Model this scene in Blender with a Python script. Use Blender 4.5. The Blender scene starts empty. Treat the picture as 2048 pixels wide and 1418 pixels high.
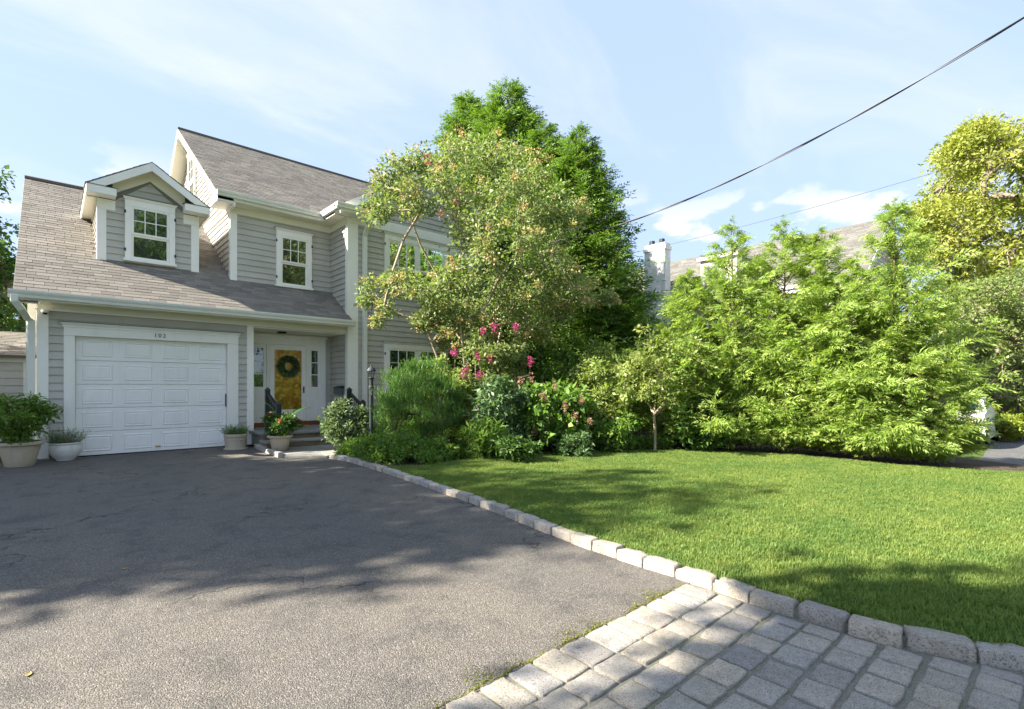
import bpy, bmesh, math, random
import numpy as np
from mathutils import Vector, Matrix
R = math.radians
random.seed(7)
RNG = np.random.default_rng(7)
scene = bpy.context.scene
COL = scene.collection

# ------------------------------------------------------------------ camera
FPX, CXP, HYP, CAMH = 1020.0, 1024.0, 775.0, 1.40
ANG = math.atan2(1126, 1020)
FW = np.array([math.cos(ANG), math.sin(ANG), 0.0])
RT = np.array([math.sin(ANG), -math.cos(ANG), 0.0])
UP = np.array([0, 0, 1.0])
CAMP = np.array([0, 0, CAMH])
cam = bpy.data.cameras.new('camera')
camo = bpy.data.objects.new('camera', cam)
COL.objects.link(camo)
cam.sensor_width = 36.0
cam.lens = FPX / 2048 * 36.0
cam.shift_y = (HYP - 709) / 2048
cam.clip_start = 0.05
cam.clip_end = 2000
camo.location = CAMP
camo.rotation_euler = (R(90), 0, ANG - R(90))
scene.camera = camo

# ------------------------------------------------------------------ light
SUN_EL = R(35.5)
SUN_AZ = math.atan2(0.48, -1.0)          # where the sun stands: to the left and a little behind the house
SD = Vector((math.cos(SUN_AZ) * math.cos(SUN_EL), math.sin(SUN_AZ) * math.cos(SUN_EL), math.sin(SUN_EL)))
world = bpy.data.worlds.new('World')
scene.world = world
world.use_nodes = True
wt = world.node_tree
wt.nodes.clear()
def wn(t): return wt.nodes.new(t)
wout = wn('ShaderNodeOutputWorld'); bg = wn('ShaderNodeBackground')
sky = wn('ShaderNodeTexSky'); sky.sky_type = 'NISHITA'; sky.sun_disc = False
sky.sun_elevation = SUN_EL
sky.sun_rotation = math.atan2(SD.x, SD.y)
sky.altitude = 30; sky.air_density = 1.0; sky.dust_density = 0.6; sky.ozone_density = 1.6
bg.inputs['Strength'].default_value = 0.15
tc = wn('ShaderNodeTexCoord')
def wlink(a, b): wt.links.new(a, b)
# high thin cirrus: stretched noise on a flat cloud deck (direction / height)
sep = wn('ShaderNodeSeparateXYZ'); wlink(tc.outputs['Generated'], sep.inputs[0])
zc = wn('ShaderNodeMath'); zc.operation = 'MAXIMUM'; wlink(sep.outputs['Z'], zc.inputs[0]); zc.inputs[1].default_value = 0.0
za = wn('ShaderNodeMath'); za.operation = 'ADD'; wlink(zc.outputs[0], za.inputs[0]); za.inputs[1].default_value = 0.12
dv = wn('ShaderNodeVectorMath'); dv.operation = 'DIVIDE'; wlink(tc.outputs['Generated'], dv.inputs[0])
cmb = wn('ShaderNodeCombineXYZ'); wlink(za.outputs[0], cmb.inputs[0]); wlink(za.outputs[0], cmb.inputs[1]); cmb.inputs[2].default_value = 1
wlink(cmb.outputs[0], dv.inputs[1])
mp = wn('ShaderNodeMapping'); mp.inputs['Scale'].default_value = (0.55, 1.5, 0.0); mp.inputs['Rotation'].default_value = (0, 0, R(35))
mp.inputs['Location'].default_value = (2.3, 1.2, 0)
wlink(dv.outputs[0], mp.inputs[0])
n1 = wn('ShaderNodeTexNoise'); n1.inputs['Scale'].default_value = 1.1; n1.inputs['Detail'].default_value = 7; n1.inputs['Roughness'].default_value = 0.58; n1.inputs['Distortion'].default_value = 0.7
wlink(mp.outputs[0], n1.inputs['Vector'])
r1 = wn('ShaderNodeMapRange'); r1.interpolation_type = 'SMOOTHSTEP'
r1.inputs['From Min'].default_value = 0.46; r1.inputs['From Max'].default_value = 0.82; r1.inputs['To Max'].default_value = 0.65
wlink(n1.outputs['Fac'], r1.inputs['Value'])
# low cumulus near the horizon
mp2 = wn('ShaderNodeMapping'); mp2.inputs['Scale'].default_value = (1, 1, 2.1); mp2.inputs['Location'].default_value = (7.1, -0.2, -0.08)
wlink(tc.outputs['Generated'], mp2.inputs[0])
n2 = wn('ShaderNodeTexNoise'); n2.inputs['Scale'].default_value = 7.5; n2.inputs['Detail'].default_value = 6; n2.inputs['Roughness'].default_value = 0.5
wlink(mp2.outputs[0], n2.inputs['Vector'])
r2 = wn('ShaderNodeMapRange'); r2.interpolation_type = 'SMOOTHSTEP'
r2.inputs['From Min'].default_value = 0.55; r2.inputs['From Max'].default_value = 0.64; r2.inputs['To Max'].default_value = 0.9
wlink(n2.outputs['Fac'], r2.inputs['Value'])
r3 = wn('ShaderNodeMapRange'); r3.interpolation_type = 'SMOOTHSTEP'
r3.inputs['From Min'].default_value = 0.27; r3.inputs['From Max'].default_value = 0.38; r3.inputs['To Min'].default_value = 1; r3.inputs['To Max'].default_value = 0
wlink(sep.outputs['Z'], r3.inputs['Value'])
mm = wn('ShaderNodeMath'); mm.operation = 'MULTIPLY'; wlink(r2.outputs[0], mm.inputs[0]); wlink(r3.outputs[0], mm.inputs[1])
mx = wn('ShaderNodeMath'); mx.operation = 'MAXIMUM'; wlink(mm.outputs[0], mx.inputs[0]); wlink(r1.outputs[0], mx.inputs[1])
cloudmix = wn('ShaderNodeMix'); cloudmix.data_type = 'RGBA'
veil = wn('ShaderNodeMix'); veil.data_type = 'RGBA'; veil.inputs['Factor'].default_value = 0.93   # thin even high haze
wlink(sky.outputs[0], veil.inputs['A']); veil.inputs['B'].default_value = (.64, .81, 1.17, 1)
wlink(mx.outputs[0], cloudmix.inputs['Factor']); wlink(veil.outputs['Result'], cloudmix.inputs['A'])
cloudmix.inputs['B'].default_value = (1.25, 1.27, 1.32, 1)
wlink(cloudmix.outputs['Result'], bg.inputs['Color']); wlink(bg.outputs[0], wout.inputs[0])

sl = bpy.data.lights.new('sun', 'SUN')
sl.energy = 3.05; sl.angle = R(0.55); sl.color = (1.0, 0.93, 0.80)
so = bpy.data.objects.new('sun', sl); COL.objects.link(so)
so.location = (-20, 10, 20)
so.rotation_euler = SD.to_track_quat('Z', 'Y').to_euler()

vs = scene.view_settings
vs.view_transform = 'Standard'; vs.look = 'None'; vs.gamma = 1; vs.use_curve_mapping = False
vs.exposure = 2.6

# ------------------------------------------------------------------ helpers
def ray(px, py): return FW + RT * (px - CXP) / FPX + UP * (HYP - py) / FPX
def at(px, py, w):
    """point seen at a photo pixel, w metres in front of the camera"""
    return CAMP + ray(px, py) * w
def at_ground(px, py, z=0.0):
    v = ray(px, py); return CAMP + v * ((z - CAMP[2]) / v[2])

WT = {}
def link(o, parent=None, local=False):
    COL.objects.link(o)
    if parent is not None:
        o.parent = parent
        if not local:
            o.matrix_parent_inverse = Matrix.Translation(-WT[parent])
            WT[o] = o.location.copy()
        else:
            WT[o] = WT[parent] + o.location
    else:
        WT[o] = o.location.copy()
    return o
def tag(o, label=None, cat=None, group=None, kind=None):
    if label: o['label'] = label
    if cat: o['category'] = cat
    if group: o['group'] = group
    if kind: o['kind'] = kind
    return o
def thing(name, label, cat, loc=(0, 0, 0), group=None):
    o = bpy.data.objects.new(name, None); o.location = loc; o.empty_display_size = 0.2
    link(o); return tag(o, label, cat, group)

class MB:
    def __init__(s): s.v = []; s.f = []
    def quad(s, a, b, c, d):
        n = len(s.v); s.v += [tuple(a), tuple(b), tuple(c), tuple(d)]; s.f.append((n, n+1, n+2, n+3)); return s
    def box(s, x0, x1, y0, y1, z0, z1):
        n = len(s.v)
        s.v += [(x0,y0,z0),(x1,y0,z0),(x1,y1,z0),(x0,y1,z0),(x0,y0,z1),(x1,y0,z1),(x1,y1,z1),(x0,y1,z1)]
        s.f += [(n,n+3,n+2,n+1),(n+4,n+5,n+6,n+7),(n,n+1,n+5,n+4),(n+1,n+2,n+6,n+5),(n+2,n+3,n+7,n+6),(n+3,n,n+4,n+7)]
        return s
    def hexa(s, p):
        """8 points: 0-3 back ring, 4-7 front ring"""
        n = len(s.v); s.v += [tuple(q) for q in p]
        s.f += [(n,n+1,n+2,n+3),(n+7,n+6,n+5,n+4),(n,n+4,n+5,n+1),(n+1,n+5,n+6,n+2),(n+2,n+6,n+7,n+3),(n+3,n+7,n+4,n)]
        return s
    def prism(s, poly, a, b):
        """poly: list of 3D points, swept by vector a->b offsets"""
        n = len(s.v); k = len(poly); a = np.array(a, float); b = np.array(b, float)
        s.v += [tuple(np.array(p)+a) for p in poly] + [tuple(np.array(p)+b) for p in poly]
        s.f.append(tuple(range(n, n+k))); s.f.append(tuple(range(n+2*k-1, n+k-1, -1)))
        for i in range(k):
            j = (i+1) % k; s.f.append((n+i, n+k+i, n+k+j, n+j))
        return s
    def tube(s, pts, rad, seg=8, cap=True, ph=0.0):
        pts = [np.array(p, float) for p in pts]
        if not hasattr(rad, '__len__'): rad = [rad]*len(pts)
        base = len(s.v)
        prev = None
        for i, p in enumerate(pts):
            d = pts[min(i+1, len(pts)-1)] - pts[max(i-1, 0)]; d = d/(np.linalg.norm(d)+1e-9)
            if prev is None:
                h = np.array([1.0, 0, 0]) if abs(d[0]) < .8 else np.array([0, 1.0, 0])
                u = np.cross(d, h); u /= np.linalg.norm(u)
            else:
                u = prev - d*np.dot(prev, d); u /= (np.linalg.norm(u)+1e-9)
            prev = u; w = np.cross(d, u)
            for k in range(seg):
                a = 2*math.pi*k/seg+ph; s.v.append(tuple(p + rad[i]*(u*math.cos(a)+w*math.sin(a))))
        for i in range(len(pts)-1):
            for k in range(seg):
                k2 = (k+1) % seg
                s.f.append((base+i*seg+k, base+i*seg+k2, base+(i+1)*seg+k2, base+(i+1)*seg+k))
        if cap:
            s.f.append(tuple(base+seg-1-k for k in range(seg)))
            s.f.append(tuple(base+(len(pts)-1)*seg+k for k in range(seg)))
        return s
    def lathe(s, prof, c=(0,0,0), seg=24):
        base = len(s.v); c = np.array(c, float)
        for r, z in prof:
            for k in range(seg):
                a = 2*math.pi*k/seg; s.v.append((c[0]+r*math.cos(a), c[1]+r*math.sin(a), c[2]+z))
        for i in range(len(prof)-1):
            for k in range(seg):
                k2 = (k+1) % seg
                s.f.append((base+i*seg+k, base+i*seg+k2, base+(i+1)*seg+k2, base+(i+1)*seg+k))
        s.f.append(tuple(base+seg-1-k for k in range(seg)))
        s.f.append(tuple(base+(len(prof)-1)*seg+k for k in range(seg)))
        return s
    def mesh(s, name, mat, smooth=False):
        m = bpy.data.meshes.new(name); m.from_pydata(s.v, [], s.f); m.update()
        if mat: m.materials.append(mat)
        if smooth:
            for p in m.polygons: p.use_smooth = True
        return m
    def build(s, name, mat, parent=None, smooth=False, bevel=0, local=False, seg=1):
        m = s.mesh(name, mat, smooth)
        if bevel:
            bm = bmesh.new(); bm.from_mesh(m)
            bmesh.ops.bevel(bm, geom=bm.edges[:], offset=bevel, segments=seg, affect='EDGES', profile=.6)
            bm.to_mesh(m); bm.free()
        o = bpy.data.objects.new(name, m)
        return link(o, parent, local)

def fast_mesh(name, V, Q, mat, var=None, flat=False):
    """numpy verts (n,3), quads (m,4)"""
    m = bpy.data.meshes.new(name)
    n, q = len(V), len(Q)
    m.vertices.add(n); m.vertices.foreach_set('co', np.ascontiguousarray(V, np.float32).ravel())
    m.loops.add(q*4); m.loops.foreach_set('vertex_index', np.ascontiguousarray(Q, np.int32).ravel())
    m.polygons.add(q)
    m.polygons.foreach_set('loop_start', np.arange(0, q*4, 4, dtype=np.int32))
    m.polygons.foreach_set('loop_total', np.full(q, 4, np.int32))
    if var is not None:
        a = m.attributes.new('var', 'FLOAT', 'FACE'); a.data.foreach_set('value', np.ascontiguousarray(var, np.float32))
    m.update(calc_edges=True)
    if flat: m.polygons.foreach_set('use_smooth', np.zeros(q, bool))
    for x in (mat if isinstance(mat, list) else [mat]): m.materials.append(x)
    return m

# ------------------------------------------------------------------ materials
class NT:
    def __init__(s, name):
        s.m = bpy.data.materials.new(name); s.m.use_nodes = True; s.t = s.m.node_tree; s.t.nodes.clear()
        s.out = s.n('ShaderNodeOutputMaterial')
    def n(s, t, **k):
        x = s.t.nodes.new(t)
        for a, b in k.items():
            if a in x.inputs: x.inputs[a].default_value = b
            else: setattr(x, a, b)
        return x
    def l(s, a, b): s.t.links.new(a, b)
    def coord(s, scale=(1,1,1), which='Object'):
        c = s.n('ShaderNodeTexCoord'); m = s.n('ShaderNodeMapping'); m.inputs['Scale'].default_value = scale
        s.l(c.outputs[which], m.inputs[0]); return m.outputs[0]
    def noise(s, vec, scale, detail=4, rough=.55):
        x = s.n('ShaderNodeTexNoise'); x.inputs['Scale'].default_value = scale; x.inputs['Detail'].default_value = detail; x.inputs['Roughness'].default_value = rough
        s.l(vec, x.inputs['Vector']); return x.outputs['Fac']
    def ramp(s, fac, stops):
        r = s.n('ShaderNodeValToRGB'); e = r.color_ramp.elements
        while len(e) < len(stops): e.new(.5)
        for x, (p, c) in zip(e, stops): x.position = p; x.color = (*c, 1)
        s.l(fac, r.inputs[0]); return r.outputs[0]
    def mix(s, fac, a, b, mode='MIX'):
        x = s.n('ShaderNodeMix'); x.data_type = 'RGBA'; x.blend_type = mode
        for k, v in (('Factor', fac), ('A', a), ('B', b)):
            i = [q for q in x.inputs if q.name == k and (q.type == ('VALUE' if k == 'Factor' else 'RGBA'))][0]
            if isinstance(v, (int, float)): i.default_value = v
            elif isinstance(v, tuple): i.default_value = (*v, 1)
            else: s.l(v, i)
        return [q for q in x.outputs if q.type == 'RGBA'][0]
    def math(s, op, a, b=0.0):
        x = s.n('ShaderNodeMath'); x.operation = op
        for i, v in enumerate((a, b)):
            if isinstance(v, (int, float)): x.inputs[i].default_value = v
            else: s.l(v, x.inputs[i])
        return x.outputs[0]
    def bump(s, h, strength=.5, dist=.01):
        b = s.n('ShaderNodeBump'); b.inputs['Strength'].default_value = strength; b.inputs['Distance'].default_value = dist
        s.l(h, b.inputs['Height']); return b.outputs[0]
    def principled(s, color, rough=.6, spec=.4, normal=None, metallic=0.0, **k):
        p = s.n('ShaderNodeBsdfPrincipled')
        for nm, v in (('Base Color', color), ('Roughness', rough), ('Specular IOR Level', spec), ('Metallic', metallic)):
            if isinstance(v, tuple): p.inputs[nm].default_value = (*v, 1)
            elif isinstance(v, (int, float)): p.inputs[nm].default_value = v
            else: s.l(v, p.inputs[nm])
        if normal is not None: s.l(normal, p.inputs['Normal'])
        for a, b in k.items(): p.inputs[a].default_value = b
        return p
    def done(s, sh): s.l(sh.outputs[0], s.out.inputs[0]); return s.m

def m_paint(name, col, rough=.5, var=.06, bumpst=.12, scale=18, dirt=.0, spec=.35):
    t = NT(name); c = t.coord()
    n = t.noise(c, 1.7, 5); n2 = t.noise(c, scale, 3)
    a = tuple(x*(1-var) for x in col); b = tuple(min(1, x*(1+var)) for x in col)
    cc = t.ramp(n, [(.3, a), (.7, b)])
    oi = t.n('ShaderNodeObjectInfo')
    rr = t.n('ShaderNodeMapRange'); rr.inputs['To Min'].default_value = 1-var*.8; rr.inputs['To Max'].default_value = 1+var*.8
    t.l(oi.outputs['Random'], rr.inputs['Value'])
    g = t.n('ShaderNodeCombineColor')
    for i in range(3): t.l(rr.outputs[0], g.inputs[i])
    cc = t.mix(1.0, cc, g.outputs[0], 'MULTIPLY')
    if dirt:
        d = t.ramp(t.noise(t.coord((1, 1, .25)), 5, 6, .7), [(.52, (1,1,1)), (.75, (1-dirt, 1-dirt*1.05, 1-dirt*1.15))])
        cc = t.mix(1.0, cc, d, 'MULTIPLY')
    return t.done(t.principled(cc, rough, spec, t.bump(n2, bumpst, .004)))

def m_leaf(name, c0, c1, c2, trans=.35, rough=.5, spec=.35):
    t = NT(name)
    a = t.n('ShaderNodeAttribute'); a.attribute_name = 'var'
    oi = t.n('ShaderNodeObjectInfo')
    cc = t.ramp(a.outputs['Fac'], [(0.0, c0), (.5, c1), (1.0, c2)])
    p = t.principled(cc, rough, spec)
    tr = t.n('ShaderNodeBsdfTranslucent')
    bright = t.mix(1.0, cc, (1.5, 1.55, .75), 'MULTIPLY'); t.l(bright, tr.inputs[0])
    ms = t.n('ShaderNodeMixShader'); ms.inputs[0].default_value = trans
    t.l(p.outputs[0], ms.inputs[1]); t.l(tr.outputs[0], ms.inputs[2])
    return t.done(ms)

def m_bark(name, c0, c1, sc=(14, 14, 3)):
    t = NT(name); c = t.coord(sc)
    n = t.noise(c, 1.0, 6, .65)
    return t.done(t.principled(t.ramp(n, [(.3, c0), (.7, c1)]), .85, .2, t.bump(n, .6, .02)))

def m_plain(name, col, rough=.5, spec=.4, metallic=0.0, **k):
    t = NT(name); n = t.noise(t.coord(), 25, 3)
    a = tuple(x*.93 for x in col)
    return t.done(t.principled(t.ramp(n, [(.35, a), (.65, col)]), rough, spec, None, metallic, **k))

M = {}
M['siding'] = m_paint('siding_paint', (.495, .472, .42), .55, .06, .25, 30, .10)
M['sheath'] = m_paint('wall_sheathing', (.24, .225, .19), .8, .05, .1)
M['white'] = m_paint('white_trim_paint', (.90, .875, .81), .42, .02, .06, 14, .09)
M['door_white'] = m_paint('white_door_enamel', (.90, .885, .85), .35, .02, .05, 20, .08)
M['gutter'] = m_paint('gutter_enamel', (.80, .80, .74), .35, .03, .03, 10, .08)
M['soffit'] = m_paint('soffit_paint', (.84, .80, .68), .55, .03, .05)
M['iron'] = m_plain('black_iron', (.018, .02, .024), .45, .5)
M['rubber'] = m_plain('black_rubber', (.015, .015, .016), .7, .3)
M['terracotta'] = m_paint('tan_pot_clay', (.50, .43, .32), .75, .12, .35, 30, .22)
M['whitepot'] = m_paint('white_pot_glaze', (.74, .73, .69), .35, .05, .1, 20, .18)
M['soil'] = m_paint('bed_soil', (.075, .052, .036), .95, .4, 1.0, 40)
M['redwood'] = m_paint('red_brown_wood', (.26, .085, .035), .5, .18, .25, 25)
M['mat'] = m_paint('coir_mat', (.36, .17, .06), .95, .2, .8, 120)
M['slate'] = m_paint('blue_stone', (.27, .265, .24), .75, .16, .5, 30, .15)
M['red_glass'] = m_plain('red_tail_lamp', (.55, .035, .02), .12, .6)
M['pinkflower'] = m_leaf('magenta_petals', (.30, .02, .12), (.45, .05, .21), (.60, .17, .36), .3)
M['redflower'] = m_leaf('dark_red_petals', (.20, .025, .03), (.30, .06, .05), (.38, .16, .11), .25)
M['duskflower'] = m_leaf('faded_rose_petals', (.25, .11, .09), (.33, .18, .14), (.33, .26, .17), .25)
M['whiteflower'] = m_leaf('pale_petals', (.6, .5, .4), (.75, .68, .55), (.8, .75, .65), .3)

def brick_mat():
    t = NT('step_brick'); oi = t.n('ShaderNodeObjectInfo')
    cc = t.ramp(oi.outputs['Random'], [(0, (.20, .12, .085)), (.4, (.28, .18, .12)), (.7, (.34, .26, .19)), (1, (.19, .15, .12))])
    n = t.noise(t.coord(), 30, 4); cc = t.mix(.25, cc, t.ramp(n, [(.3, (.12, .1, .08)), (.7, (.45, .38, .3))]))
    return t.done(t.principled(cc, .85, .2, t.bump(n, .5, .006)))
M['brick'] = brick_mat()
M['mortar'] = m_paint('mortar', (.25, .24, .20), .95, .15, .8, 60)

def glass_mat():
    t = NT('window_glass'); c = t.coord((1, 1, 1)); n = t.noise(c, 1.4, 2)
    fr = t.n('ShaderNodeFresnel'); fr.inputs['IOR'].default_value = 1.9
    nb = t.bump(n, .25, .02); t.l(nb, fr.inputs['Normal'])
    g = t.n('ShaderNodeBsdfGlossy'); g.inputs['Roughness'].default_value = .015; g.inputs['Color'].default_value = (.95, 1, .97, 1); t.l(nb, g.inputs['Normal'])
    cl = t.ramp(t.noise(c, .9, 3), [(.35, (.012, .016, .014)), (.7, (.05, .06, .05))])
    d = t.n('ShaderNodeBsdfDiffuse'); t.l(cl, d.inputs[0])
    ms = t.n('ShaderNodeMixShader'); t.l(t.math('ADD', fr.outputs[0], .06), ms.inputs[0]); t.l(d.outputs[0], ms.inputs[1]); t.l(g.outputs[0], ms.inputs[2])
    return t.done(ms)
M['glass'] = glass_mat()
def clear_glass():
    t = NT('clear_glass'); fr = t.n('ShaderNodeFresnel'); fr.inputs['IOR'].default_value = 1.5
    g = t.n('ShaderNodeBsdfGlossy'); g.inputs['Roughness'].default_value = .01
    d = t.n('ShaderNodeBsdfTransparent'); d.inputs[0].default_value = (.96, .97, .95, 1)
    ms = t.n('ShaderNodeMixShader'); t.l(fr.outputs[0], ms.inputs[0]); t.l(d.outputs[0], ms.inputs[1]); t.l(g.outputs[0], ms.inputs[2])
    return t.done(ms)
M['clear'] = clear_glass()
def amber_wood_reflections():
    t = NT('amber_door_wood_reflections'); c = t.coord((3, 3, .55)); n = t.noise(c, 6, 6, .6)
    n2 = t.noise(t.coord((1, 1, 1.3)), 7, 3, .5)
    cc = t.ramp(n, [(.25, (.42, .17, .015)), (.55, (.60, .29, .025)), (.8, (.70, .42, .05))])
    cc = t.mix(t.ramp(n2, [(.48, (0,0,0)), (.60, (.85,.85,.85))]), cc, (.80, .58, .12))  # yellow reflections of lit trees in the storm glass, painted into the colour
    n3 = t.noise(t.coord((1, 1, .8)), 4.3, 4, .6)
    cc = t.mix(t.ramp(n3, [(.30, (.75,.75,.75)), (.46, (0,0,0))]), cc, (.20, .085, .012))  # dark parts of those reflections, also painted over the wood tone
    return t.done(t.principled(cc, .28, .5, t.bump(n, .2, .004)))
M['amber'] = amber_wood_reflections()

def shingle_mat(name, c0, c1, c2):
    t = NT(name); a = t.n('ShaderNodeAttribute'); a.attribute_name = 'var'
    cc = t.ramp(a.outputs['Fac'], [(0, c0), (.5, c1), (1, c2)])
    c = t.coord(); n = t.noise(c, 160, 2, .7); n2 = t.noise(c, .7, 4)
    cc = t.mix(1.0, cc, t.ramp(n, [(.3, (.6, .6, .6)), (.7, (1.35, 1.35, 1.35))]), 'MULTIPLY')
    cc = t.mix(1.0, cc, t.ramp(n2, [(.3, (.86, .86, .87)), (.7, (1.1, 1.09, 1.06))]), 'MULTIPLY')
    return t.done(t.principled(cc, .9, .2, t.bump(n, .6, .004)))
M['shingle'] = shingle_mat('asphalt_shingle', (.19, .172, .15), (.235, .212, .185), (.285, .258, .226))
M['shingle_main'] = shingle_mat('asphalt_shingle_weathered', (.14, .13, .116), (.178, .165, .147), (.22, .203, .18))
M['shingle_far'] = shingle_mat('neighbour_shingle', (.12, .115, .105), (.15, .144, .132), (.185, .178, .162))

def asphalt(name, base, stain=True, warm=1.0):
    t = NT(name); c = t.coord()
    v = t.n('ShaderNodeTexVoronoi'); v.inputs['Scale'].default_value = 150; t.l(c, v.inputs['Vector'])
    v2 = t.n('ShaderNodeTexVoronoi'); v2.inputs['Scale'].default_value = 260; t.l(c, v2.inputs['Vector'])
    s = t.n('ShaderNodeSeparateColor'); t.l(v.outputs['Color'], s.inputs[0])
    b = base
    cc = t.ramp(s.outputs[0], [(0, tuple(x*.72 for x in b)), (.55, b), (.86, tuple(x*1.25 for x in b)), (.97, tuple(min(.8, x*1.9) for x in b))])
    dk = t.ramp(v.outputs['Distance'], [(.25, (1,1,1)), (.8, (.6,.59,.58))])
    cc = t.mix(1.0, cc, dk, 'MULTIPLY')
    big = t.noise(t.coord((1, .5, 1)), .55, 5, .6)
    cc = t.mix(1.0, cc, t.ramp(big, [(.3, (.80, .82, .86)), (.7, (1.16, 1.12, 1.05))]), 'MULTIPLY')
    if stain:
        w = t.noise(t.coord(), 2.6, 6, .7)
        cc = t.mix(1.0, cc, t.ramp(w, [(.36, (.72, .73, .76)), (.5, (1,1,1))]), 'MULTIPLY')
        # hairline cracks
        cr = t.n('ShaderNodeTexVoronoi'); cr.feature = 'DISTANCE_TO_EDGE'; cr.inputs['Scale'].default_value = .42
        dn = t.n('ShaderNodeTexNoise'); dn.inputs['Scale'].default_value = 3.0; dn.inputs['Detail'].default_value = 6; t.l(c, dn.inputs['Vector'])
        ad = t.n('ShaderNodeVectorMath'); ad.operation = 'ADD'; t.l(c, ad.inputs[0]); t.l(dn.outputs['Color'], ad.inputs[1]); t.l(ad.outputs[0], cr.inputs['Vector'])
        gate = t.ramp(t.noise(c, 1.1, 3), [(.46, (0,0,0)), (.56, (1,1,1))])
        line = t.ramp(cr.outputs['Distance'], [(.0, (1,1,1)), (.010, (0,0,0))])
        cc = t.mix(t.mix(1.0, line, gate, 'MULTIPLY'), cc, (.03, .03, .03))
    h = t.math('ADD', t.math('MULTIPLY', v.outputs['Distance'], -1.0), t.math('MULTIPLY', v2.outputs['Distance'], -.35))
    return t.done(t.principled(cc, .8, .35, t.bump(h, .7, .008)))
M['asphalt'] = asphalt('driveway_asphalt', (.172, .157, .139))
M['asphalt_far'] = asphalt('neighbour_asphalt', (.15, .15, .15), False)

def granite():
    t = NT('granite'); c = t.coord(); oi = t.n('ShaderNodeObjectInfo')
    ofs = t.n('ShaderNodeVectorMath'); ofs.operation = 'ADD'; t.l(c, ofs.inputs[0]); t.l(oi.outputs['Location'], ofs.inputs[1]); c = ofs.outputs[0]
    n = t.noise(c, 120, 3, .7); n2 = t.noise(c, 22, 5, .65); n3 = t.noise(c, 5, 3)
    cc = t.ramp(n, [(.32, (.18, .172, .16)), (.46, (.53, .495, .445)), (.62, (.70, .655, .585))])
    cc = t.mix(1.0, cc, t.ramp(n2, [(.36, (.42, .42, .43)), (.48, (1, 1, 1)), (.7, (1.10, 1.07, 1.02))]), 'MULTIPLY')
    cc = t.mix(1.0, cc, t.ramp(n3, [(.35, (.86, .84, .80)), (.65, (1.06, 1.06, 1.08))]), 'MULTIPLY')
    cc = t.mix(1.0, cc, t.ramp(oi.outputs['Random'], [(0, (.72, .72, .76)), (.35, (1.0, .96, .88)), (.7, (.86, .88, .94)), (1, (1.12, 1.06, .97))]), 'MULTIPLY')
    h = t.math('ADD', t.math('MULTIPLY', n2, 1.0), t.math('MULTIPLY', n, .35))
    return t.done(t.principled(cc, .8, .3, t.bump(h, .95, .016)))
M['granite'] = granite()
def joint():
    t = NT('sand_joint'); c = t.coord(); n = t.noise(c, 70, 4, .7); n2 = t.noise(c, 4.5, 4, .6)
    cc = t.ramp(n, [(.3, (.15, .145, .115)), (.7, (.27, .26, .21))])
    cc = t.mix(t.ramp(n2, [(.5, (0,0,0)), (.68, (.55,.55,.55))]), cc, (.10, .12, .045))
    return t.done(t.principled(cc, .95, .15, t.bump(n, .8, .008)))
M['joint'] = joint()
def ground_mat(name, a, b, sc=3):
    t = NT(name); c = t.coord(); n = t.noise(c, sc, 6, .6)
    return t.done(t.principled(t.ramp(n, [(.3, a), (.7, b)]), .95, .1, t.bump(t.noise(c, 40, 4), .7, .02)))
M['ground'] = ground_mat('ground_grass', (.045, .075, .018), (.08, .12, .03))
M['lawn_soil'] = ground_mat('lawn_thatch', (.035, .07, .010), (.06, .105, .018), 8)
def grass_mat():
    t = NT('grass_blades'); a = t.n('ShaderNodeAttribute'); a.attribute_name = 'var'
    oi = t.n('ShaderNodeObjectInfo')
    f = t.math('ADD', t.math('MULTIPLY', a.outputs['Fac'], .6), t.math('MULTIPLY', oi.outputs['Random'], .4))
    g = t.n('ShaderNodeNewGeometry')
    n = t.noise(g.outputs['Position'], .85, 4, .6); n2 = t.noise(g.outputs['Position'], 5.0, 3, .6)
    cc = t.ramp(f, [(0, (.09, .16, .036)), (.5, (.158, .24, .055)), (.85, (.23, .305, .08)), (1, (.29, .31, .11))])
    cc = t.mix(1.0, cc, t.ramp(n, [(.32, (.78, .88, .85)), (.68, (1.20, 1.10, 1.05))]), 'MULTIPLY')
    cc = t.mix(1.0, cc, t.ramp(n2, [(.3, (.80, .88, .85)), (.7, (1.20, 1.08, 1.05))]), 'MULTIPLY')
    p = t.principled(cc, .55, .3)
    tr = t.n('ShaderNodeBsdfTranslucent'); t.l(t.mix(1.0, cc, (1.4, 1.5, .7), 'MULTIPLY'), tr.inputs[0])
    ms = t.n('ShaderNodeMixShader'); ms.inputs[0].default_value = .35; t.l(p.outputs[0], ms.inputs[1]); t.l(tr.outputs[0], ms.inputs[2])
    return t.done(ms)
M['grass'] = grass_mat()

L_ = m_leaf
M['thuja'] = L_('thuja_bright', (.135, .22, .042), (.255, .365, .075), (.42, .49, .145), .40, .5)
M['thuja_tall'] = L_('thuja_tall_green', (.068, .14, .024), (.132, .238, .04), (.225, .33, .068), .30, .5)
M['crepe'] = L_('crepe_leaf', (.115, .17, .06), (.205, .27, .095), (.335, .38, .175), .36)
M['seed'] = L_('crepe_seed_head', (.38, .26, .11), (.48, .35, .17), (.56, .46, .25), .25)
M['mid'] = L_('shrub_leaf_green', (.08, .155, .03), (.14, .25, .045), (.25, .35, .075), .38)
M['dark'] = L_('shrub_leaf_dark', (.045, .10, .022), (.08, .16, .034), (.14, .23, .055), .3)
M['blue'] = L_('leaf_blue_green', (.065, .125, .05), (.11, .19, .075), (.18, .265, .11), .3)
M['fine'] = L_('fine_needle_green', (.055, .135, .03), (.095, .195, .04), (.16, .27, .055), .32)
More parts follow.
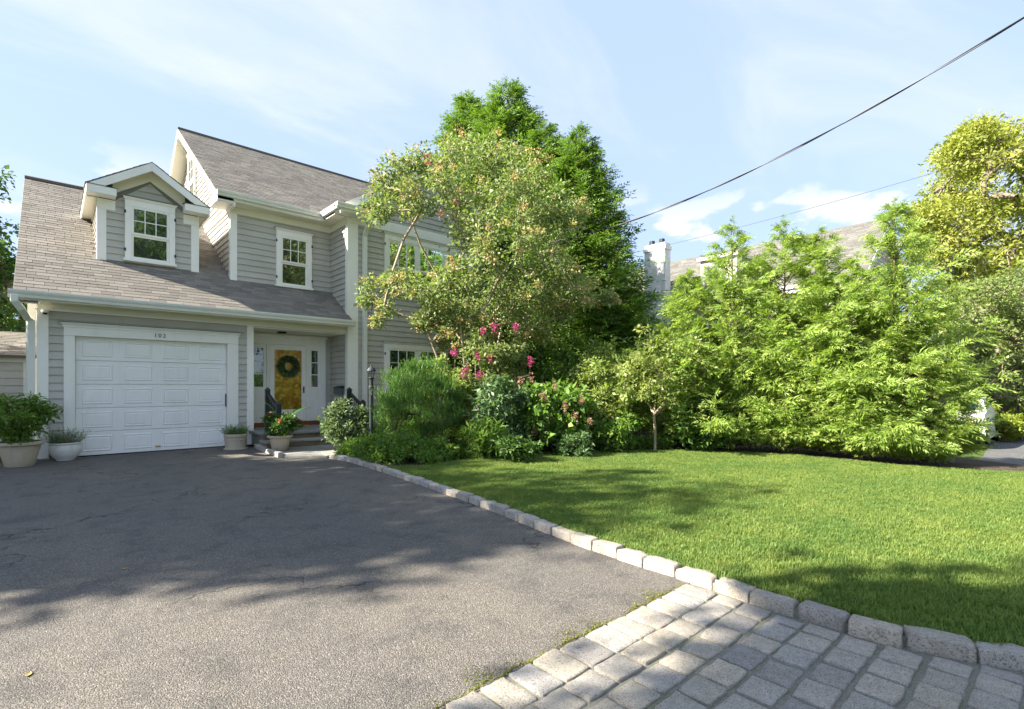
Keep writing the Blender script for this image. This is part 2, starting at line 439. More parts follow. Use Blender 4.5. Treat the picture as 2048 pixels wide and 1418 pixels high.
M['pale'] = L_('pale_leaf', (.13, .20, .045), (.24, .315, .08), (.40, .44, .17), .38)
M['young'] = L_('young_tree_leaf', (.13, .195, .045), (.22, .285, .075), (.34, .375, .13), .38)
M['yellow'] = L_('yellow_green_leaf', (.19, .245, .05), (.30, .335, .068), (.41, .40, .11), .38)
M['pear'] = L_('pear_leaf', (.12, .18, .05), (.21, .275, .085), (.34, .38, .16), .36)
M['grey'] = L_('grey_green_leaf', (.09, .14, .07), (.14, .20, .10), (.20, .265, .14), .3)
M['hedgefar'] = L_('far_hedge_leaf', (.13, .18, .02), (.22, .27, .03), (.3, .33, .05), .35)
M['bark_grey'] = m_bark('bark_grey', (.12, .095, .07), (.30, .25, .19))
M['bark_brown'] = m_bark('bark_brown', (.09, .06, .04), (.22, .16, .11))
M['bark_pale'] = m_bark('bark_pale', (.25, .19, .13), (.46, .38, .28))
# ================================================================== SETTING
def gz(x, y=0):
    """ground falls gently to the neighbour's side"""
    t = min(1, max(0, (x - 12.0) / 3.5)); t = t*t*(3-2*t); return -.36*t

def poly_sheet(name, pts, z, mat, label, skirt=.12, kind='structure', cat='ground'):
    m = MB(); n = len(pts)
    m.v = [(x, y, z) for x, y in pts] + [(x, y, z - skirt) for x, y in pts]
    m.f = [tuple(range(n))] + [(i, i+n, (i+1) % n + n, (i+1) % n) for i in range(n)]
    o = m.build(name, mat); return tag(o, label, cat, None, kind)

# one sheet to the horizon
xs = [-600, -60, -20, -6, 3, 12.0, 12.7, 13.4, 14.1, 14.8, 15.5, 30, 60, 200, 700]
ys = [-600, -60, -20, -5, 5, 15, 30, 60, 200, 700]
g = MB()
for y in ys:
    for x in xs: g.v.append((x, y, gz(x) - .06))
for j in range(len(ys)-1):
    for i in range(len(xs)-1):
        a = j*len(xs)+i; g.f.append((a, a+1, a+1+len(xs), a+len(xs)))
tag(g.build('ground', M['ground']), 'grassy ground stretching away behind the houses', 'ground', None, 'structure')

# kerb foot line (lawn side of the driveway), from the landing to the street flare
KERB = [(4.06, 9.86), (4.16, 9.2), (4.10, 8.2), (3.99, 6.9), (3.83, 5.4), (3.67, 4.25), (3.50, 3.2), (3.42, 2.5), (3.40, 1.75), (3.36, 1.25), (3.38, .75), (3.50, .32), (3.72, -.08), (4.08, -.46), (4.6, -.75), (5.3, -.92), (6.2, -1.0)]
def resample(pts, step):
    pts = np.array(pts, float)
    # smooth (Catmull-Rom)
    out = []
    for i in range(len(pts)-1):
        p0 = pts[max(i-1, 0)]; p1 = pts[i]; p2 = pts[i+1]; p3 = pts[min(i+2, len(pts)-1)]
        for t in np.linspace(0, 1, 12, endpoint=False):
            out.append(.5*((2*p1)+(-p0+p2)*t+(2*p0-5*p1+4*p2-p3)*t*t+(-p0+3*p1-3*p2+p3)*t**3))
    out.append(pts[-1]); out = np.array(out)
    d = np.r_[0, np.cumsum(np.linalg.norm(np.diff(out, axis=0), axis=1))]
    s = np.arange(0, d[-1], step)
    return np.c_[np.interp(s, d, out[:, 0]), np.interp(s, d, out[:, 1])]
kfine = resample(KERB, .05)

# driveway
drive_pts = [(-3.0, -8), (-3.0, 1.85)] + [(-3.0, 13.1), (-.3, 13.4), (3.4, 13.6), (3.55, 13.0), (3.36, 10.6), (4.2, 9.8)] + [(x+.1, y) for x, y in kfine[kfine[:, 1] < 9.6][::6] if y > 1.9] + [(3.5, 1.85)]
drive_pts = [(-3.0, 1.85)] + drive_pts[2:]
poly_sheet('driveway', drive_pts, 0.0, M['asphalt'], 'weathered grey asphalt driveway in front of the garage', .05, cat='driveway')
# street
poly_sheet('street', [(-80, -9.5), (-80, -2.6), (80, -2.6), (80, -9.5)], -.012, M['asphalt_far'], 'asphalt street along the front of the plot', .04, cat='street')

# cobbled apron: mortar bed with granite setts
apron = poly_sheet('apron', [(-3.2, -2.6), (-3.2, 1.85), (3.5, 1.85), (3.5, .3), (4.2, -.5), (5.5, -.95), (6.2, -1.02), (6.2, -2.6)], -.004, M['joint'], 'cobbled apron of pale granite setts with sandy joints', .05, cat='apron')

def rock(rng, nx=4, ny=4, nz=2, rough=.026, roundc=.17):
    """unit block -.5...5 with rounded, uneven faces"""
    bm = bmesh.new(); bmesh.ops.create_cube(bm, size=1.0)
    bmesh.ops.subdivide_edges(bm, edges=bm.edges[:], cuts=4, use_grid_fill=True)
    mp_ = {.5: .5, .3: .425, .1: .15}
    for v in bm.verts:
        for i in range(3): v.co[i] = math.copysign(mp_[round(abs(v.co[i]), 1)], v.co[i])
    seed = rng.uniform(0, 100, 3)
    from mathutils import noise
    for v in bm.verts:
        c = v.co; e = [abs(abs(x) - .5) < 1e-4 for x in c]
        if sum(e) >= 2:
            k = roundc if sum(e) == 2 else roundc * 1.2
            for i in range(3):
                if e[i]: c[i] *= (1 - k * (.30 if i == 2 else .20))
        n = noise.noise_vector(Vector(c) * 3.1 + Vector(seed))
        n2 = noise.noise_vector(Vector(c) * 9.1 + Vector(seed))
        v.co = Vector((c[0] + n[0]*rough*1.6 + n2[0]*rough*.9, c[1] + n[1]*rough*1.6 + n2[1]*rough*.9, c[2] + n[2]*rough*1.1 + n2[2]*rough*1.3))
    m = bpy.data.meshes.new('granite_block'); bm.to_mesh(m); bm.free()
    m.materials.append(M['granite'])
    for p in m.polygons: p.use_smooth = True
    return m
rr_ = random.Random(3)
class _R:
    def uniform(s, a, b, n): return [rr_.uniform(a, b) for _ in range(n)]
rocks = [rock(_R()) for _ in range(12)]
rocks_soft = [rock(_R(), rough=.06, roundc=.22) for _ in range(6)]

def kx(y):
    """kerb foot X at Y (driveway side)"""
    i = np.argmin(np.abs(kfine[:, 1] - y)); return kfine[i, 0]
def setts():
    n = 0
    y = 1.85; row = 0
    while y > -1.0:
        dep = .225 if row == 0 else rr_.uniform(.145, .158)
        gap = .022 if row == 0 else rr_.uniform(.026, .036)
        yc = y - dep/2
        x = kx(yc) - .015 - rr_.uniform(.0, .06)
        xl = {0: .55}.get(row, .55)
        while x > -1.6:
            w = rr_.uniform(.145, .19) if row == 0 else rr_.uniform(.165, .205)
            if x > kx(yc) - .1: w *= rr_.uniform(.45, 1.0)
            jx = rr_.uniform(.018, .032)
            p = at_ground(0, 0) if False else None
            cx = x - w/2
            # keep what the camera could see, a little more for a step aside
            q = np.array([cx, yc, 0]) - CAMP; wz = q @ FW
            if wz > .9:
                o = bpy.data.objects.new('sett', rr_.choice(rocks))
                o.location = (cx, yc, -.045 + rr_.uniform(-.004, .006))
                o.scale = (w*1.03, dep*1.03, .11)
                o.rotation_euler = (rr_.gauss(0, .012), rr_.gauss(0, .012), rr_.gauss(0, .022) + (math.pi if rr_.random() < .5 else 0))
                link(o, apron); n += 1
            x -= w + jx
        y -= dep + gap; row += 1
    return n
setts()

# granite kerb along the lawn
def kerb(name, label, line, height, depth, lens, side, rough=rocks, y_min=-99):
    t = thing(name, label, 'kerb', (line[0][0], line[0][1], 0))
    fine = np.array(line); d = np.r_[0, np.cumsum(np.linalg.norm(np.diff(fine, axis=0), axis=1))]
    s = 0; bed = MB(); k = 0
    while s < d[-1] - .12:
        L = rr_.uniform(*lens); g_ = rr_.uniform(.012, .022)
        m = s + L/2
        px, py = np.interp(m, d, fine[:, 0]), np.interp(m, d, fine[:, 1])
        qx, qy = np.interp(m+.05, d, fine[:, 0]), np.interp(m+.05, d, fine[:, 1])
        a = math.atan2(qy-py, qx-px); nx, ny = -math.sin(a)*side, math.cos(a)*side
        o = bpy.data.objects.new('kerb_stone', rr_.choice(rough))
        hh = height + rr_.uniform(-.012, .012)
        o.location = (px + nx*depth/2 + rr_.gauss(0, .004), py + ny*depth/2 + rr_.gauss(0, .004), hh - .13)
        o.scale = (L, depth, .26)
        o.rotation_euler = (rr_.gauss(0, .02), rr_.gauss(0, .015), a + rr_.gauss(0, .02))
        link(o, t); s += L + g_; k += 1
    # mortar between the stones
    ins = .014
    for i in range(0, len(fine)-6, 5):
        p, q = fine[i], fine[min(i+5, len(fine)-1)]; dd = (q-p)/np.linalg.norm(q-p); nn = np.array([-dd[1], dd[0]])*side
        a, b, c_, e = p+nn*ins, q+nn*ins, q+nn*(depth-ins), p+nn*(depth-ins)
        z0, z1 = -.08, height - .035
        bed.hexa([(*a, z0), (*b, z0), (*c_, z0), (*e, z0), (*a, z1), (*b, z1), (*c_, z1), (*e, z1)])
    bed.build('mortar', M['joint'], t)
    return t
kerb('granite_kerb', 'kerb of rough granite blocks between driveway and lawn', kfine, .080, .115, (.235, .29), 1)
kerb('granite_edging', 'short granite edging between driveway and front steps', resample([(3.50, 12.75), (3.43, 11.8), (3.36, 10.62)], .05), .09, .11, (.22, .28), 1)

# planting bed and lawn
BED = [(4.12, 9.88), (4.40, 9.93), (5.95, 11.40), (6.42, 11.95), (6.42, 13.3), (11.4, 13.3), (14, 13.5), (14.5, 5), (12.3, .2), (11.5, .3), (11.05, .95), (10.75, 2.0), (10.85, 3.9), (10.2, 5.2), (9.45, 6.05), (8.6, 6.85), (7.9, 7.25), (6.1, 7.62), (4.75, 7.42), (4.15, 7.75), (4.25, 8.6), (4.28, 9.3)]
poly_sheet('planting_bed', BED, .058, M['soil'], 'dark mulched planting bed along house and hedge', .15, cat='bed')
lawn_edge = [(x+.105, y) for x, y in kfine if y < 7.95][::4]
LAWN = [(4.25, 7.72), (4.75, 7.42), (6.1, 7.62), (7.9, 7.25), (8.6, 6.85), (9.45, 6.05), (10.2, 5.2), (10.85, 3.9), (10.75, 2.0), (11.05, .95), (11.5, .3), (12.0, -.2), (12.0, -1.0), (6.3, -.9)] + lawn_edge[::-1]
poly_sheet('lawn', LAWN, .060, M['lawn_soil'], 'mown green lawn between kerb and hedge', .1, cat='lawn')
poly_sheet('verge', [(6.2, -2.5), (6.2, -1.12), (12.0, -1.02), (12.0, -2.5)], .03, M['lawn_soil'], 'grass verge by the street', .1, cat='verge')

# neighbour's driveway follows the fall of the ground
nd = MB()
nxs = [12.05, 12.6, 13.2, 13.8, 14.4, 15.0, 15.6, 18, 30, 44]
for x in nxs:
    for y in (-2.6, 1.6 if x < 20 else 2.3): nd.v.append((x, y, gz(x) - .03))
for i in range(len(nxs)-1): nd.f.append((2*i, 2*i+2, 2*i+3, 2*i+1))
tag(nd.build('neighbour_driveway', M['asphalt_far']), "smooth grey asphalt drive beyond the evergreen hedge", 'driveway', None, 'structure')

# flagstone landing in front of the steps
land = MB()
LANDZ = .05
base = MB().prism([(3.47, 10.62, -.06), (4.05, 9.92, -.06), (4.35, 9.95, -.06), (5.9, 11.4, -.06), (5.9, 11.93, -.06), (3.5, 11.93, -.06)], (0, 0, 0), (0, 0, .085))
lo = base.build('landing', M['mortar']); tag(lo, 'flagstone landing at the foot of the front steps', 'landing', None, 'structure')
def flag(pts):
    m = MB(); n = len(pts); c = np.mean(np.array(pts), axis=0)
    pts = [tuple(c + (np.array(p)-c)*.985) for p in pts]
    m.prism([(x, y, .02) for x, y in pts], (0, 0, 0), (0, 0, .03 + rr_.uniform(-.002, .003)))
    m.build('flagstone', M['slate'], lo, bevel=.006)
flag([(3.485, 10.62), (4.06, 9.93), (4.2, 10.6), (3.9, 11.1), (3.49, 11.1)])
flag([(4.06, 9.93), (4.35, 9.96), (5.1, 10.65), (4.6, 11.1), (3.9, 11.1), (4.2, 10.6)])
flag([(3.49, 11.1), (4.6, 11.1), (4.6, 11.92), (3.51, 11.92)])
flag([(4.6, 11.1), (5.1, 10.65), (5.89, 11.4), (5.89, 11.92), (4.6, 11.92)])

# ================================================================== HOUSE
GY, PY, WY, WX, MX, MY = 13.43, 14.48, 13.33, 6.04, 3.44, 14.51   # garage front, porch back, wing front, wing side, main side, main front
GX = -.16
house = thing('house', 'grey clapboard house with white trim, attached garage and steep shingled roofs', 'house', (3.0, 13.43, 0))
Z = np.array([0, 0, 1.0])
class Face:
    """a vertical wall plane: origin, along-axis u, outward normal n"""
    def __init__(s, o, u, n): s.o = np.array(o, float); s.u = np.array(u, float); s.n = np.array(n, float)
    def p(s, u, z, off=0.0): return s.o + s.u*u + Z*z + s.n*off
    def bar(s, mb, u0, u1, z0, z1, o0, o1):
        mb.hexa([s.p(u0, z0, o0), s.p(u1, z0, o0), s.p(u1, z1, o0), s.p(u0, z1, o0), s.p(u0, z0, o1), s.p(u1, z0, o1), s.p(u1, z1, o1), s.p(u0, z1, o1)]); return mb
    def polyprism(s, mb, pts, o0, o1):
        mb.prism([s.p(u, z) for u, z in pts], s.n*o0, s.n*o1); return mb
FRONT_G = Face((0, GY, 0), (1, 0, 0), (0, -1, 0))
FRONT_W = Face((0, WY, 0), (1, 0, 0), (0, -1, 0))
FRONT_M = Face((0, MY, 0), (1, 0, 0), (0, -1, 0))
FRONT_P = Face((0, PY, 0), (1, 0, 0), (0, -1, 0))
SIDE_W = Face((WX, 0, 0), (0, 1, 0), (-1, 0, 0))
SIDE_M = Face((MX, 0, 0), (0, 1, 0), (-1, 0, 0))
SIDE_G = Face((GX, 0, 0), (0, 1, 0), (-1, 0, 0))

def zrange_at(poly, z):
    us = []
    n = len(poly)
    for i in range(n):
        (u0, z0), (u1, z1) = poly[i], poly[(i+1) % n]
        if abs(z1-z0) < 1e-9:
            if abs(z-z0) < 1e-9: us += [u0, u1]
        elif min(z0, z1)-1e-9 <= z <= max(z0, z1)+1e-9:
            us.append(u0+(u1-u0)*(z-z0)/(z1-z0))
    return (min(us), max(us)) if us else None

EXPO = .155
def siding(wall, face, poly, holes=(), z0=.10, expo=EXPO):
    zmin = min(p[1] for p in poly); zmax = max(p[1] for p in poly)
    k = math.floor((zmin - z0)/expo)
    while z0 + k*expo < zmax:
        b0, b1 = z0+k*expo, z0+(k+1)*expo; k += 1
        cuts = sorted(set([max(b0, zmin), min(b1, zmax)] + [z for h in holes for z in h[2:] if b0 < z < b1] + [p[1] for p in poly if b0+1e-6 < p[1] < b1-1e-6]))
        for za, zb in zip(cuts[:-1], cuts[1:]):
            if zb - za < .006: continue
            e = 1e-5
            ra, rb = zrange_at(poly, za+e), zrange_at(poly, zb-e)
            if ra is None or rb is None: continue
            segs = [(ra[0], ra[1], rb[0], rb[1])]
            zm = (za+zb)/2
            for h in holes:
                if h[2] < zm < h[3]:
                    ns = []
                    for s in segs:
                        if h[1] <= min(s[0], s[2]) or h[0] >= max(s[1], s[3]): ns.append(s); continue
                        if min(s[0], s[2]) < h[0]: ns.append((s[0], h[0], s[2], h[0]))
                        if max(s[1], s[3]) > h[1]: ns.append((h[1], s[1], h[1], s[3]))
                    segs = ns
            ns = []
            for s in segs:   # butt joints in long boards
                Ls = min(s[1]-s[0], s[3]-s[2])
                if Ls > 2.0 and zb-za > .1:
                    lo_ = max(s[0], s[2]); c_ = lo_ + Ls*random.uniform(.25, .75)
                    ns += [(s[0], c_-.0015, s[2], c_-.0015), (c_+.0015, s[1], c_+.0015, s[3])]
                else: ns.append(s)
            segs = ns
            for s in segs:
                if max(s[1]-s[0], s[3]-s[2]) < .02: continue
                fo = lambda z: .031 - .026*(z-b0)/expo
                m = MB()
                m.hexa([face.p(s[0], za, -.002), face.p(s[1], za, -.002), face.p(s[3], zb, -.002), face.p(s[2], zb, -.002),
                        face.p(s[0], za, fo(za)), face.p(s[1], za, fo(za)), face.p(s[3], zb, fo(zb)), face.p(s[2], zb, fo(zb))])
                m.build('siding_board', M['siding'], wall)

def wall(face, poly, thick=.15):
    return face.polyprism(MB(), poly, -thick, -.003).build('wall', M['sheath'], house)

# ---- garage front
gholes = [(.20, 3.33, -1, 2.63)]
w_ = FRONT_G.bar(MB(), GX, .36, 0, 3.2, -.15, -.003)
FRONT_G.bar(w_, 3.11, 3.67, 0, 3.2, -.15, -.003); FRONT_G.bar(w_, .36, 3.11, 2.44, 3.2, -.15, -.003)
w_ = w_.build('wall', M['sheath'], house)
siding(w_, FRONT_G, [(-.02, .10), (3.52, .10), (3.52, 2.91), (-.02, 2.91)], gholes)
SIDE_G.bar(MB(), GY+.002, 23.5, 0, 3.3, -.15, -.003).build('wall', M['siding'], house)
cb = lambda f, u0, u1, z0, z1, o=.032: f.bar(MB(), u0, u1, z0, z1, -.002, o).build('corner_board', M['white'], house, bevel=.004)
cb(FRONT_G, GX-.032, -.02, .02, 2.905, .036); cb(FRONT_G, 3.52, 3.67, .02, 2.905, .036)
SIDE_G.bar(MB(), GY+.001, GY+.13, .02, 2.95, -.002, .03).build('corner_board', M['white'], house, bevel=.004)
m = MB().box(3.64, 3.675, GY+.001, PY, .3, 2.88); m.build('porch_side_wall', M['siding'], house)
# frieze beam over the garage and porch
FRONT_G.bar(MB(), GX-.04, WX-.002, 2.905, 3.21, -.12, .045).build('frieze_beam', M['soffit'], house, bevel=.005)
FRONT_G.bar(MB(), GX-.05, WX-.002, 2.893, 2.925, -.10, .055).build('beam_moulding', M['white'], house)

# ---- garage door with casing
cas = MB()
FRONT_G.bar(cas, .20, .37, .02, 2.43, -.12, .045); FRONT_G.bar(cas, 3.10, 3.33, .02, 2.43, -.12, .045); FRONT_G.bar(cas, .20, 3.33, 2.432, 2.60, -.12, .047)
gc_ = cas.build('garage_casing', M['white'], house, bevel=.004)
hd = MB(); FRONT_G.bar(hd, .185, 3.345, 2.602, 2.635, .0, .06)
hd.hexa([FRONT_G.p(.17, 2.637, 0), FRONT_G.p(3.36, 2.637, 0), FRONT_G.p(3.36, 2.69, 0), FRONT_G.p(.17, 2.69, 0), FRONT_G.p(.19, 2.637, .062), FRONT_G.p(3.34, 2.637, .062), FRONT_G.p(3.40, 2.69, .105), FRONT_G.p(.13, 2.69, .105)])
hd.build('crown_moulding', M['white'], gc_)
FRONT_G.bar(MB(), .125, 3.405, 2.692, 2.70, .0, .108).build('drip_cap', M['iron'], gc_)
gd = FRONT_G.bar(MB(), .36, 3.11, .0, 2.44, -.145, -.122).build('garage_door', M['door_white'], house)
sh = 2.425/5
for i in range(5):
    z0 = .015 + i*sh; z1 = z0 + sh - .008
    s = MB(); FRONT_G.bar(s, .375, 3.095, z0, z1, -.121, -.085)
    so_ = s.build('door_section', M['door_white'], gd, bevel=.005)
    pw = 2.72/4
    for j in range(4):
        u0 = .375 + j*pw + .105; u1 = .375 + (j+1)*pw - .085
        a0, a1 = z0 + .075, z1 - .075
        # raised panel: moulded frame, then a sunk groove and a raised field
        p = MB()
        def ring(mb, e0, o0, e1, o1):
            A = [FRONT_G.p(u0+e0, a0+e0, o0), FRONT_G.p(u1-e0, a0+e0, o0), FRONT_G.p(u1-e0, a1-e0, o0), FRONT_G.p(u0+e0, a1-e0, o0)]
            B = [FRONT_G.p(u0+e1, a0+e1, o1), FRONT_G.p(u1-e1, a0+e1, o1), FRONT_G.p(u1-e1, a1-e1, o1), FRONT_G.p(u0+e1, a1-e1, o1)]
            for q in range(4): mb.quad(A[q], A[(q+1) % 4], B[(q+1) % 4], B[q])
            return B
        ring(p, 0, -.0845, .014, -.0725); ring(p, .014, -.0725, .026, -.0725); ring(p, .026, -.0725, .038, -.083)
        B = ring(p, .038, -.083, .062, -.0755); p.quad(*B)
        p.build('door_panel', M['door_white'], gd)
FRONT_G.bar(MB(), .37, 3.10, -.01, .018, -.12, -.08).build('weather_strip', M['rubber'], gd)
hb = MB().tube([FRONT_G.p(1.75, .115, -.085), FRONT_G.p(1.75, .115, -.05)], .012, 8); FRONT_G.bar(hb, 1.70, 1.80, .10, .13, -.05, -.04)
hb.build('handle', m_plain('brass', (.5, .36, .16), .35, .5, .8), gd)
FRONT_G.bar(MB(), 3.075, 3.096, .95, 1.25, -.084, -.06).build('track_bracket', M['iron'], gd)
# house number
def text(body, size, loc, mat, parent, name, rot=(R(90), 0, 0), extrude=.004, sx=1.0):
    c = bpy.data.curves.new(name, 'FONT'); c.body = body; c.size = size; c.extrude = extrude; c.align_x = 'CENTER'; c.align_y = 'CENTER'; c.space_character = 1.25
    tmp = bpy.data.objects.new(name, c); COL.objects.link(tmp)
    dg = bpy.context.evaluated_depsgraph_get(); me = bpy.data.meshes.new_from_object(tmp.evaluated_get(dg))
    bpy.data.objects.remove(tmp)
    me.materials.clear(); me.materials.append(mat)
    o = bpy.data.objects.new(name, me); o.location = loc; o.rotation_euler = rot; o.scale = (sx, 1, 1)
    return link(o, parent)
for ch, xx in zip('102', (1.695, 1.775, 1.855)):
    text(ch, .115, (xx, GY-.053, 2.525), M['iron'], gc_, 'number')

# ---- windows
def window(face, u0, u1, z0, z1, units=1, crown=True, cols=3, rows=2, tw=.12, hinges=True, blinds=True, parent=None):
    """outer casing extents"""
    P = parent or house
    c = MB()
    face.bar(c, u0, u0+tw, z0+.06, z1-.14, -.002, .085); face.bar(c, u1-tw, u1, z0+.06, z1-.14, -.002, .085)
    face.bar(c, u0, u1, z1-.139, z1, -.002, .088)
    win = c.build('window', M['white'], P, bevel=.004)
    face.bar(MB(), u0-.03, u1+.03, z0, z0+.058, -.002, .115).build('sill', M['white'], win, bevel=.004)
    if crown:
        h = MB()
        h.hexa([face.p(u0-.005, z1+.002, 0), face.p(u1+.005, z1+.002, 0), face.p(u1+.02, z1+.06, 0), face.p(u0-.02, z1+.06, 0),
                face.p(u0-.005, z1+.002, .09), face.p(u1+.005, z1+.002, .09), face.p(u1+.05, z1+.06, .135), face.p(u0-.05, z1+.06, .135)])
        h.build('crown_moulding', M['white'], win)
        face.bar(MB(), u0-.052, u1+.052, z1+.062, z1+.068, 0, .138).build('drip_cap', M['iron'], win)
    gu0, gu1, gz0, gz1 = u0+tw+.001, u1-tw-.001, z0+.06, z1-.14
    mull = .085
    uw = (gu1-gu0-(units-1)*mull)/units
    for k in range(units):
        a = gu0+k*(uw+mull); b = a+uw
        if k: face.bar(MB(), a-mull+.001, a-.001, gz0, gz1, -.002, .07).build('mullion', M['white'], win)
        zm = gz0+(gz1-gz0)*.47
        f = .045
        s = MB()   # upper sash (outer)
        face.bar(s, a, a+f, zm, gz1, .035, .075); face.bar(s, b-f, b, zm, gz1, .035, .075)
        face.bar(s, a+f, b-f, gz1-f, gz1, .035, .075); face.bar(s, a+f, b-f, zm, zm+f, .035, .075)
        up = s.build('sash', M['white'], win)
        s = MB()
        face.bar(s, a, a+f, gz0, zm-.002, .003, .05); face.bar(s, b-f, b, gz0, zm-.002, .003, .05)
        face.bar(s, a+f, b-f, gz0, gz0+.06, .003, .05); face.bar(s, a+f, b-f, zm-f, zm-.002, .003, .05)
        s.build('sash', M['white'], win)
        # muntins and panes of the upper sash
        pa, pb, pz0, pz1 = a+f, b-f, zm+f, gz1-f
        mw = .018
        mt = MB()
        for i in range(1, cols):
            u = pa+(pb-pa)*i/cols; face.bar(mt, u-mw/2, u+mw/2, pz0, pz1, .046, .070)
        for j in range(1, rows):
            z = pz0+(pz1-pz0)*j/rows; face.bar(mt, pa, pb, z-mw/2, z+mw/2, .0465, .068)
        mt.build('muntin', M['white'], win)
        for i in range(cols):
            for j in range(rows):
                ua, ub = pa+(pb-pa)*i/cols, pa+(pb-pa)*(i+1)/cols; za, zb = pz0+(pz1-pz0)*j/rows, pz0+(pz1-pz0)*(j+1)/rows
                face.bar(MB(), ua+.001, ub-.001, za+.001, zb-.001, .05, .056).build('pane', M['glass'], win)
        face.bar(MB(), a+f, b-f, gz0+.06, zm-f, .018, .024).build('pane', M['glass'], win)
    if hinges:
        for z in (z0+.22, z1-.32):
            for u in (u0, u1): face.bar(MB(), u-.018, u+.018, z, z+.07, .086, .098).build('shutter_hinge', M['iron'], win)
    return win

# ---- main block, second floor front
mwin = (4.52, 5.47, 4.13, 5.65)
wm = wall(FRONT_M, [(MX, 2.9), (WX, 2.9), (WX, 6.3), (MX, 6.3)])
siding(wm, FRONT_M, [(3.57, 4.10), (WX-.001, 4.10), (WX-.001, 5.87), (3.57, 5.87)], [(mwin[0], mwin[1], mwin[2], mwin[3])])
window(FRONT_M, *mwin)
cb(FRONT_M, MX-.03, 3.57, 4.0, 5.868)
FRONT_M.bar(MB(), MX-.04, WX-.002, 5.87, 6.16, -.1, .04).build('frieze_board', M['soffit'], house, bevel=.004)
# ---- main left gable wall
MRY, MRZ, MEY, MEZ = 19.36, 9.72, 14.10, 6.20       # ridge and eave of the main roof
msl = (MRZ-MEZ)/(MRY-MEY)
gab = [(MY+.001, 3.0), (24.2, 3.0), (24.2, 6.12), (MRY, MRZ-.22), (MY+.001, MEZ+(MY-MEY)*msl-.22)]
wg = wall(SIDE_M, gab)
gwin = (18.55, 19.65, 7.3, 8.95)
siding(wg, SIDE_M, [(14.63, 3.4), (24.2, 3.4), (24.2, 6.12), (MRY, MRZ-.28), (14.63, MEZ+(14.63-MEY)*msl-.28)], [gwin], z0=.10)
SIDE_M.bar(MB(), MY-.03, 14.63, 3.9, 6.2, -.002, .032).build('corner_board', M['white'], house)
SIDE_M.bar(MB(), 14.10, 24.0, 5.93, 6.06, .0, .05).build('belt_board', M['white'], house)
window(SIDE_M, *gwin, hinges=True)

# ---- wing
WRX, WEX = 8.65, 5.62
WRZ = 6.2 + (WRX-WEX)*.645
wsl = .645
WR = 2*WRX-WX   # right side of wing
wwu = (7.10, 10.29, 4.14, 5.80); wwl = (7.10, 10.29, .95, 2.66)
ww = wall(FRONT_W, [(WX, 0), (WR, 0), (WR, 6.3), (WRX, WRZ-.2), (WX, 6.3)])
siding(ww, FRONT_W, [(6.31, .18), (WR-.24, .18), (WR-.24, 5.90), (6.31, 5.90)], [wwu, wwl])
siding(ww, FRONT_W, [(WX+.3, 6.18), (WR-.3, 6.18), (WRX, WRZ-.42)], [], z0=.08)
window(FRONT_W, *wwu, units=3); window(FRONT_W, *wwl, units=3)
cb(FRONT_W, WX-.03, 6.31, .02, 5.898); cb(FRONT_W, WR-.24, WR+.03, .02, 5.898)
FRONT_W.bar(MB(), WX-.035, WR+.035, 5.90, 6.175, -.1, .042).build('frieze_board', M['white'], house, bevel=.004)
ws = wall(SIDE_W, [(WY+.001, 0), (20, 0), (20, 6.3), (WY+.001, 6.3)])
siding(ws, SIDE_W, [(WY+.12, .30), (PY, .30), (PY, 2.86), (WY+.12, 2.86)])
RZ = lambda y: 3.28 + .664*(y-13.17)
siding(ws, SIDE_W, [(WY+.12, RZ(WY+.12)-.02), (MY, RZ(MY)-.02), (MY, 5.87), (WY+.12, 5.87)], z0=.10)
SIDE_W.bar(MB(), WY-.03, WY+.12, .02, 5.87, -.002, .034).build('corner_board', M['white'], house)
SIDE_W.bar(MB(), WY-.03, MY-.04, 5.872, 6.16, -.002, .04).build('frieze_board', M['soffit'], house)
MB().box(WR-.15, WR-.003, WY, 24, 0, 6.3).build('wall', M['siding'], house)
MB().box(WX, WR, 13.345, 13.5, .02, .17).build('water_table', M['white'], house)

# ---- porch
MB().box(3.67, WX, GY+.03, PY+.1, 2.86, 2.89).build('porch_ceiling', M['soffit'], house)
pw_ = wall(FRONT_P, [(3.67, .3), (WX, .3), (WX, 2.9), (3.67, 2.9)])
siding(pw_, FRONT_P, [(5.86, .36), (WX-.022, .36), (WX-.022, 2.86), (5.86, 2.86)])
pl = MB().lathe([(.0, 0), (.10, 0), (.11, .02), (.13, .03), (.13, .04)], (4.5, 13.95, 2.815), 20)
tag(pl.build('ceiling_light', M['iron']), 'flush dark ceiling light in the front porch', 'light')

